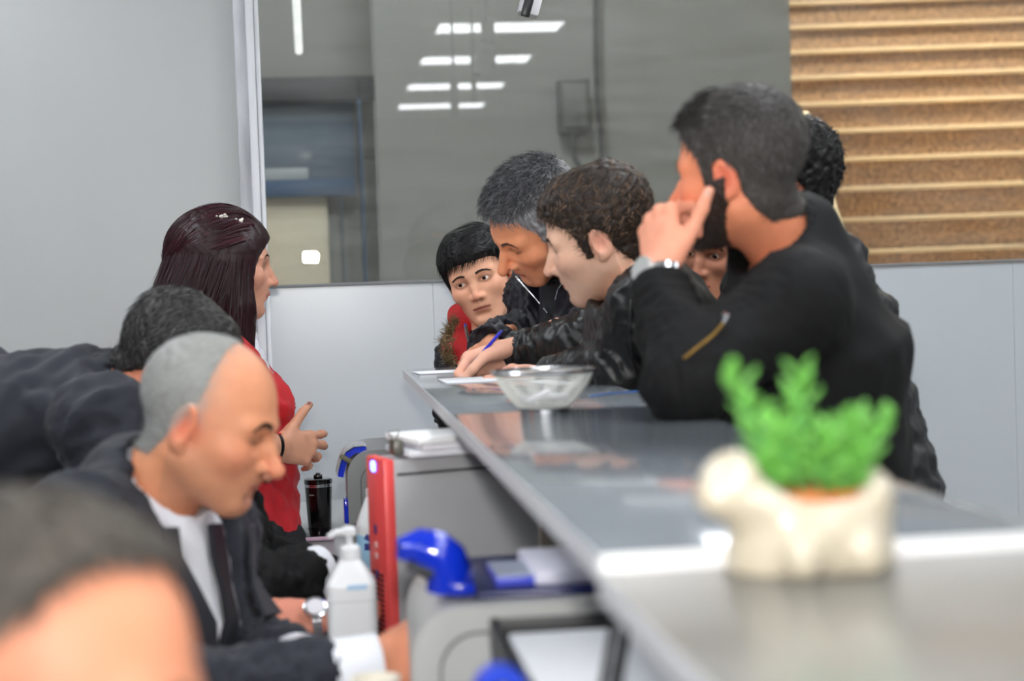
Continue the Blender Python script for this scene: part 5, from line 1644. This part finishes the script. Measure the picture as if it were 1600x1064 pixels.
for si, (a, b) in enumerate(stems):
    a = np.array(a); b = np.array(b); md = (a + b) / 2 + np.array((0.004 * (-1) ** si, 0, 0.003))
    MB().tube([a, md, b], [0.0024, 0.0022, 0.0016], 6).build('stem', m_leaf2, e)
    nl_ = 16 if si < 4 else 13
    for k in range(nl_):
        t = 0.12 + 0.88 * k / (nl_ - 1); p_ = (a * (1 - t) ** 2 + 2 * md * t * (1 - t) + b * t * t)
        ph = k * 2.399 + si; el_ = 0.25 + 0.75 * t
        dv = np.array((cos(ph) * cos(el_), sin(ph) * cos(el_), sin(el_)))
        zz = nrmz(np.array((0, 0, 1.0)) - dv * dv[2] + 1e-3); xx = np.cross(dv, zz)
        if leaf_me is None:
            lo_ = np_mesh('leaf', LV, LF, m_leaf, e); leaf_me = lo_.data
        else:
            lo_ = bpy.data.objects.new('leaf', leaf_me); COL.objects.link(lo_); lo_.parent = e
        s_ = rng.uniform(0.95, 1.4) * (1.0 - 0.2 * t)
        Mx = Matrix.Translation(Vector(p_.tolist())) @ axes(xx * s_, dv * s_, zz * s_).to_4x4()
        lo_.matrix_local = Mx

# ---------------------------------------------------------------- computer tower
B = np.array((at(612, 860, 2.60)[0], at(612, 860, 2.60)[1])); A = np.array((at(586, 860, 2.68)[0], at(586, 860, 2.68)[1]))
fx = nrmz(np.append(A - B, 0)); bw = np.linalg.norm(A - B); sdv = np.array((-fx[1], fx[0], 0))
if sdv[0] < 0: sdv = -sdv
TH = 0.325
e = empty('computer_tower', (B[0], B[1], DZ), 'grey computer tower with a red front panel and blue power light', 'computer')
Rt = axes(sdv, fx, (0, 0, 1))          # local x: depth of the tower, local y: across its front
def tb(name, c, size, m, bevel=0.002, parent=e):
    c = np.asarray(c); w_ = sdv * c[0] + fx * c[1] + np.array((0, 0, 1)) * c[2]
    return MB().box(w_, size, rot=Rt, bevel=bevel).build(name, m, parent)
m_tower = mat('tower_grey', (168, 168, 170), 0.42, var=0.05, vscale=12, bump=0.05, bscale=300)
m_redp = mat('red_plastic', (238, 84, 82), 0.35)
tb('case', (0.130, bw / 2, TH / 2), (0.245, bw, TH), m_tower)
fb = tb('front_bezel', (0.0, bw / 2, TH / 2), (0.018, bw + 0.004, TH + 0.004), m_redp, 0.004)
tb('side_ridge', (0.130, -0.002, TH - 0.022), (0.235, 0.003, 0.004), mat('tower_dark', (80, 80, 82), 0.5))
tb('side_label', (0.20, -0.002, 0.11), (0.03, 0.0015, 0.07), mat('tower_label', (128, 126, 122), 0.5), 0.0005)
led = tb('power_light', (-0.0095, bw * 0.55, TH - 0.012), (0.006, 0.016, 0.016), mat('blue_led', (60, 90, 255), 0.3, emit=14.0), 0.004, fb)
for zz in (0.235, 0.165): tb('usb_port', (-0.0095, bw * 0.55, zz - 0.02), (0.003, 0.010, 0.014), mat('port_blue', (40, 50, 110), 0.4), 0.0008, fb)
for zz in (0.205, 0.188): tb('audio_jack', (-0.0095, bw * 0.55, zz - 0.014), (0.003, 0.009, 0.009), mat('jack_white', (216, 190, 186), 0.4), 0.002, fb)
m_vent = mat('vent_dark', (70, 18, 20), 0.6)
for i in range(14):
    for j in range(3):
        tb('vent_hole', (-0.0093, bw * (0.30 + 0.24 * j), 0.045 + i * 0.0078), (0.002, bw * 0.17, 0.0048), m_vent, 0.0, fb)
# papers and clip on the tower
tz = DZ + TH + 0.0035
mid = np.array((B[0], B[1], 0)) + sdv * 0.13 + fx * bw / 2
for k, (dx, w_, col_, lab) in enumerate(((0.0, 0.20, (226, 226, 232), 'lowest bundle of white papers lying on the computer tower'), (0.012, 0.19, (232, 230, 236), 'middle bundle of white papers lying on the computer tower'), (0.004, 0.20, (238, 238, 238), 'topmost bundle of white papers lying on the computer tower'))):
    o = MB().box((0, 0, 0.005), (w_, 0.14, 0.0095), bevel=0.0015, rot=Rt).build('paper_bundle', mat('bundle_%d' % k, col_, 0.7))
    o.location = (mid[0] + dx * sdv[0], mid[1] + dx * sdv[1], tz + k * 0.0098); o.rotation_euler = (0, 0, 0.05 * (k - 1))
    tag(o, lab, 'paper', 'bundles of papers on the computer tower')
q = np.array((B[0], B[1], 0)) + sdv * 0.02 + fx * 0.02
o = MB().box((0, 0, 0.014), (0.018, 0.03, 0.026), bevel=0.006, rot=Rt).tube([(-0.004, 0, 0.024), (-0.012, 0, 0.038), (0.006, 0, 0.04), (0.0, 0, 0.026)], 0.0012, 6).build('binder_clip', mat('clip_grey', (110, 108, 100), 0.4, metal=0.5))
o.location = (q[0], q[1], tz); tag(o, 'small grey binder clip standing at the tower corner by the papers', 'clip')

# ---------------------------------------------------------------- bottles
def lathe_at(name, prof, n, m, parent): return MB().lathe(prof, n).build(name, m, parent)
m_hdpe = mat('white_plastic', (226, 228, 230), 0.35, sss=0.0)
c = at(549, 930, 2.42)
e = empty('pump_bottle', (c[0], c[1], DZ), 'white square pump bottle of disinfectant standing before the red computer panel', 'bottle')
def sq_bottle(e, w, d, h, sh, m):
    """rounded-square bottle body with sloping shoulders"""
    v = Vol((-w, -d, -0.005), (w, d, h + 0.02), 0.003)
    def fn(x, y, z):
        k = np.clip((z - (h - sh)) / sh, 0, 1) ** 1.1
        hx = (w / 2) * (1 - k) + 0.014 * k; hy = (d / 2) * (1 - k) + 0.014 * k
        r = 0.012
        qx = np.abs(x) - hx + r; qy = np.abs(y) - hy + r
        dd = np.sqrt(np.maximum(qx, 0) ** 2 + np.maximum(qy, 0) ** 2) + np.minimum(np.maximum(qx, qy), 0) - r
        return np.maximum(dd, np.maximum(-z, z - h))
    v.u((fn, np.array((-w, -d, -0.005)), np.array((w, d, h + 0.02)))); V, F = v.mesh(2)
    return np_mesh('body', V, F, m, e)
sq_bottle(e, 0.070, 0.070, 0.208, 0.034, m_hdpe)
MB().box((0, 0, 0.152), (0.0712, 0.0712, 0.0016), bevel=0.0004).build('seam', mat('plastic_seam', (196, 198, 202), 0.4), e)
MB().box((0.008, -0.0355, 0.172), (0.028, 0.001, 0.007), rot=Matrix.Rotation(0.0, 3, 'X')).build('label_print', mat('pale_blue_print', (176, 206, 232), 0.5), e)
lathe_at('collar', [(0.0155, 0.200), (0.0155, 0.222), (0.012, 0.226), (0.006, 0.227)], 24, m_hdpe, e)
pu = MB().lathe([(0.005, 0.225), (0.005, 0.240), (0.011, 0.241), (0.011, 0.250), (0.006, 0.253)], 20).tube([(0, 0, 0.246), (-0.018, -0.006, 0.246), (-0.03, -0.01, 0.241)], [0.005, 0.0045, 0.0035], 8).build('pump', m_hdpe, e)
c = at(588, 880, 3.05)
e = empty('labelled_bottle', (c[0], c[1], DZ), 'white bottle with a light blue label half hidden behind the red computer panel', 'bottle')
sq_bottle(e, 0.066, 0.066, 0.215, 0.05, m_hdpe)
lb = MB().box((0, 0, 0.095), (0.067, 0.067, 0.125), bevel=0.011, seg=3).build('label', mat('light_blue_label', (150, 196, 226), 0.5, var=0.1, vscale=40), e)
MB().box((-0.012, -0.0338, 0.145), (0.016, 0.001, 0.010), rot=Matrix.Rotation(0.5, 3, 'Y'), bevel=0.0003).box((-0.016, -0.0338, 0.130), (0.010, 0.001, 0.012), bevel=0.0003).build('label_print', mat('dark_blue_print', (30, 50, 130), 0.5), lb)
lathe_at('cap', [(0.014, 0.21), (0.014, 0.228), (0.012, 0.23), (0.0001, 0.23)], 20, m_hdpe, e)

# ---------------------------------------------------------------- travel mug and phone
c = ground(500, 826, DZ)
e = empty('travel_mug', (c[0], c[1], DZ), 'black insulated travel mug with a steel band at the far desk end', 'mug')
m_mug = mat('gloss_black', (10, 10, 11), 0.18, coat=0.5)
lathe_at('body', [(0.0001, 0.0), (0.026, 0.0), (0.0285, 0.003), (0.029, 0.02), (0.0315, 0.075), (0.0330, 0.104)], 40, m_mug, e)
lathe_at('steel_band', [(0.0332, 0.104), (0.0336, 0.1045), (0.0336, 0.110), (0.0332, 0.1105), (0.0001, 0.1105)], 40, m_steel, e)
ld = lathe_at('lid', [(0.0335, 0.1105), (0.0342, 0.113), (0.0340, 0.122), (0.030, 0.1235), (0.0001, 0.1235)], 40, m_mug, e)
MB().box((0, 0, 0.128), (0.022, 0.02, 0.010), bevel=0.003).box((0, 0, 0.133), (0.012, 0.012, 0.008), bevel=0.003).build('lid_catch', m_mug, ld)
MB().box((-0.017, -0.0287, 0.086), (0.013, 0.0008, 0.003), rot=Matrix.Rotation(-0.5, 3, 'Z')).build('print_mark', mat('mark_grey', (150, 150, 150), 0.4), e)
c = ground(497, 836, DZ)
e = empty('phone', (c[0] - 0.005, c[1] + 0.03, DZ), 'pale pink mobile phone lying before the travel mug', 'phone')
MB().box((0, -0.06, 0.006), (0.085, 0.15, 0.010), bevel=0.004, seg=3).build('shell', mat('pink_case', (206, 176, 196), 0.35), e)
MB().box((0, -0.06, 0.0113), (0.078, 0.142, 0.0012), bevel=0.0004).build('screen', mat('phone_glass', (18, 18, 22), 0.08), e)

# ---------------------------------------------------------------- office printers with blue translucent guides
m_prn = mat('printer_grey', (126, 126, 126), 0.4, var=0.03, vscale=20)
m_prn_l = mat('printer_light', (176, 176, 174), 0.42, var=0.03, vscale=20)
m_prn_s = mat('printer_seam', (92, 92, 92), 0.5)
m_bluep = mat('blue_translucent', (20, 56, 220), 0.12, trans=0.35, ior=1.45, coat=0.5)
m_blue_dark = mat('dark_blue_top', (18, 26, 84), 0.3)
def rrect(w, h, r, n=8):
    P_ = []
    for cx, cy, a0 in ((w - r, h - r, 0), (r, h - r, 90), (0.004, 0.004, 180), (w - 0.004, 0.004, 270)):
        rr = r if cy > 0.01 else 0.004
        for k in range(n + 1):
            a = radians(a0 + 90 * k / n); P_.append((cx + rr * cos(a), cy + rr * sin(a)))
    return P_
def printer(pos, w, h, dep, m, label, rz_=0.0, s_=1.0):
    e = empty('printer', pos, label, 'printer', rz=rz_)
    X = Matrix(((1, 0, 0), (0, 0, 1), (0, 1, 0)))   # outline xy -> xz, extrude along +y
    X = axes((1, 0, 0), (0, 0, 1), (0, -1, 0))
    MB().prism(rrect(w, h, 0.055 * s_), dep, xform((0, dep, 0), X)).build('case', m, e)
    i = 0.030 * s_
    MB().prism(rrect(w - 2 * i, h - 2 * i, 0.04 * s_), 0.003, xform((i, 0.0, i), X)).build('front_panel', m, e)
    o_ = rrect(w - 2 * i + 0.006, h - 2 * i + 0.006, 0.042 * s_)
    MB().prism(o_, 0.0016, xform((i - 0.003, 0.0, i - 0.003), X)).build('panel_gap', m_prn_s, e)
    MB().box((w / 2, -0.0008, h * 0.42), (w - 0.004, 0.002, 0.0025)).build('split_line', m_prn_s, e)
    return e
# near printer
c = at(643, 952, 1.80)
PZ0 = DZ; PH = c[2] - DZ
e = printer((c[0], c[1], DZ), 0.36, PH, 0.30, m_prn_l, 'light grey printer in the foreground with a blue curved guide on top', rz_=-0.03)
MB().box((0.20, 0.15, PH + 0.004), (0.26, 0.24, 0.008), bevel=0.003).build('dark_top_cover', m_blue_dark, e)
ux, uz = 1.80 / FPX, 1.80 / FPX
pth = [((u - 643) * 1.9 / FPX, 0.06, PH + (944 - v_) * 1.9 / FPX) for u, v_ in ((704, 936), (706, 912), (698, 888), (682, 874), (660, 868), (644, 872), (640, 884))]
gd = MB().tube(pth, [0.026, 0.026, 0.026, 0.025, 0.023, 0.020, 0.012], 16).build('paper_guide', m_bluep, e)
MB().tube([(-0.002, 0.045, PH + 0.040), (0.020, 0.045, PH + 0.030), (0.034, 0.045, PH + 0.031)], [0.006, 0.0075, 0.005], 8).build('guide_lip', mat('guide_black', (14, 18, 26), 0.3), gd)
MB().box((0.055, 0.035, PH + 0.014), (0.030, 0.03, 0.014), bevel=0.004).build('guide_foot', m_bluep, gd)
# booklet and papers on it
zt_ = DZ + PH + 0.0085
pp = at(817, 925, 1.88)
o = MB().box((0, 0, 0.005), (0.06, 0.10, 0.010), bevel=0.001).build('booklet', mat('booklet_blue', (70, 80, 200), 0.35)); o.location = (pp[0], pp[1] + 0.04, zt_); tag(o, 'blue booklet lying on the near grey printer', 'booklet')
MB().box((0, 0, 0.0107), (0.058, 0.098, 0.0014)).build('cover', mat('booklet_cover', (170, 178, 196), 0.35), o)
pp = at(915, 918, 1.90)
o = MB().box((0, 0, 0.008), (0.12, 0.16, 0.016), bevel=0.003).build('paper_stack', mat('lilac_paper', (214, 214, 228), 0.6)); o.location = (pp[0], pp[1] + 0.05, zt_); tag(o, 'curled stack of white paper on the near grey printer', 'paper')
# far printer
c = at(541, 705, 3.45)
PH = c[2] - DZ
e = printer((c[0], c[1], DZ), 0.30, PH, 0.26, m_prn, 'dark grey printer with a blue guide, beyond the computer tower', s_=0.95)
k_ = 3.42 / FPX
arc = [((u - 541) * k_, 0.03, PH + (705 - v_) * k_) for u, v_ in ((573, 700), (555, 701), (541, 709), (533, 722), (528, 738), (526, 746))]
g2 = MB().strip([(p_[0], p_[1] - 0.012, p_[2]) for p_ in arc], [(p_[0], p_[1] + 0.07, p_[2]) for p_ in arc], 0.012).build('paper_guide', m_bluep, e)
MB().strip([(p_[0] - 0.003, p_[1] - 0.014, p_[2] + 0.004) for p_ in arc], [(p_[0] - 0.003, p_[1] + 0.072, p_[2] + 0.004) for p_ in arc], 0.003).build('guide_rim', mat('grey_rim', (150, 152, 156), 0.35), g2)
q = np.array(arc[2]); MB().box(q + np.array((0.0, -0.02, -0.012)), (0.03, 0.012, 0.010), bevel=0.003, rot=Matrix.Rotation(0.6, 3, 'Y')).build('guide_clip', mat('clip_olive', (96, 92, 70), 0.5), g2)
MB().box((-0.004, 0.03, PH * 0.52), (0.010, 0.05, 0.05), bevel=0.003).build('side_latch', m_bluep, e)

# ---------------------------------------------------------------- things before the seated man
c = at(530, 1000, 2.22)
e = empty('stapler', (c[0], c[1], 0.79), 'black stapler with a metal nose lying by the white pump bottle', 'stapler', rz=0.2)
m_bk = mat('black_plastic', (18, 20, 23), 0.3)
MB().tube([(-0.038, 0, 0.010), (0.0, 0, 0.026), (0.03, 0, 0.034), (0.044, 0, 0.030), (0.050, 0, 0.008)], [0.008, 0.010, 0.010, 0.009, 0.007], 12).build('arm', m_bk, e)
MB().box((0.0, 0, -0.006), (0.11, 0.03, 0.010), bevel=0.003).build('base', m_bk, e)
MB().box((-0.046, 0, 0.006), (0.030, 0.022, 0.014), bevel=0.005).build('nose', m_steel, e)
pd = c
o = MB().box((0, 0, 0), (0.22, 0.17, 0.034), bevel=0.003).build('file_box', mat('file_white', (206, 210, 214), 0.5)); o.location = (c[0] + 0.02, c[1] + 0.03, 0.767); tag(o, 'flat white file box under the stapler', 'box')
c = at(586, 1064, 1.90)
e = empty('paper_cup', (c[0], c[1], DZ), 'white paper cup at the lower edge before the suited man', 'cup')
zc = c[2] - DZ
MB().lathe([(0.0001, 0.0), (0.020, 0.0), (0.027, zc), (0.0285, zc + 0.001), (0.0285, zc + 0.004), (0.026, zc + 0.004), (0.0255, zc - 0.01), (0.019, 0.006), (0.0001, 0.006)], 36).build('cup', mat('cup_white', (236, 232, 222), 0.5), e)
MB().lathe([(0.0001, zc - 0.012), (0.0252, zc - 0.012)], 32, cap=False).build('drink', mat('tea', (190, 170, 120), 0.2), e)
sheet(450, 868, 0.16, 0.06, 0.1, DZ + 0.002, 'pale sheet on the desk behind the black sleeve')
sheet(457, 950, 0.05, 0.09, 0.2, DZ + 0.09, 'small white card beside the crystal watch')

# ---------------------------------------------------------------- letter trays and cables, near right
m_tray = mat('black_mesh', (30, 31, 33), 0.45)
c = at(818, 985, 1.46)
e = empty('letter_tray', (c[0], c[1], DZ), 'black three-tier letter tray in the foreground under the counter edge', 'tray')
tw, td_ = 0.24, 0.30
for z in (0.045, 0.13, 0.215):
    t_ = MB().box((tw / 2, td_ / 2, z), (tw, td_, 0.003)).build('tier', m_tray, e)
    MB().box((0.002, td_ / 2, z + 0.016), (0.004, td_, 0.032), bevel=0.001).box((tw - 0.002, td_ / 2, z + 0.016), (0.004, td_, 0.032), bevel=0.001).box((tw / 2, td_ - 0.002, z + 0.016), (tw, 0.004, 0.032), bevel=0.001).build('tier_wall', m_tray, t_)
    MB().box((tw / 2, 0.0, z + 0.004), (tw, 0.004, 0.010), bevel=0.001).build('tier_lip', mat('tray_lip', (150, 152, 156), 0.4), t_)
for x in (0.004, tw - 0.004):
    for y in (0.01, td_ - 0.01): MB().box((x, y, 0.125), (0.008, 0.008, 0.25), bevel=0.002).build('post', m_tray, e)
for z, lab in ((0.045, 'thick white paper pile in the lowest letter tray'), (0.13, 'white paper pile in the middle letter tray'), (0.215, 'thin white paper pile in the topmost letter tray')):
    o = MB().box((0, 0, 0.010), (0.21, 0.27, 0.017), bevel=0.002).build('paper_pile', m_paper); o.location = (c[0] + tw / 2 + 0.002, c[1] + td_ / 2 - 0.008, DZ + z + 0.0018); tag(o, lab, 'paper', 'paper piles in the letter tray')
c2 = at(782, 1078, 1.36)
e = empty('tape_roll', (c2[0], c2[1], DZ), 'blue roll standing before the letter tray at the lower edge', 'roll')
MB().box((0, 0, (c2[2] - DZ - 0.022) / 2), (0.05, 0.05, c2[2] - DZ - 0.022), bevel=0.004).build('stand', m_tray, e)
hz_ = c2[2] - DZ - 0.002
MB().lathe([(0.010, -0.012), (0.022, -0.012), (0.0225, 0), (0.022, 0.012), (0.010, 0.012), (0.010, -0.012)], 32, xform((0, 0, hz_), Matrix.Rotation(pi / 2, 3, 'X')), cap=False).build('tape', mat('tape_blue', (40, 70, 200), 0.3), e)
for k, (pl, lab) in enumerate(((((975, 905, 1.50), (960, 960, 1.44), (952, 1010, 1.42), (940, 1075, 1.40)), 'thin black cable hanging nearest the letter tray'),
                               (((985, 912, 1.46), (978, 960, 1.40), (972, 1010, 1.36), (960, 1080, 1.34)), 'thick black cable hanging under the counter edge'))):
    pts = [at(*q) for q in pl]; top = pts[0].copy(); top[0] += 0.05; top[2] = 1.095
    o = MB().tube([top] + pts + [pts[-1] + np.array((0, 0, -0.12))], 0.0035 + 0.002 * k, 8).build('cable', mat('cable_black', (20, 20, 22), 0.45)); tag(o, lab, 'cable')
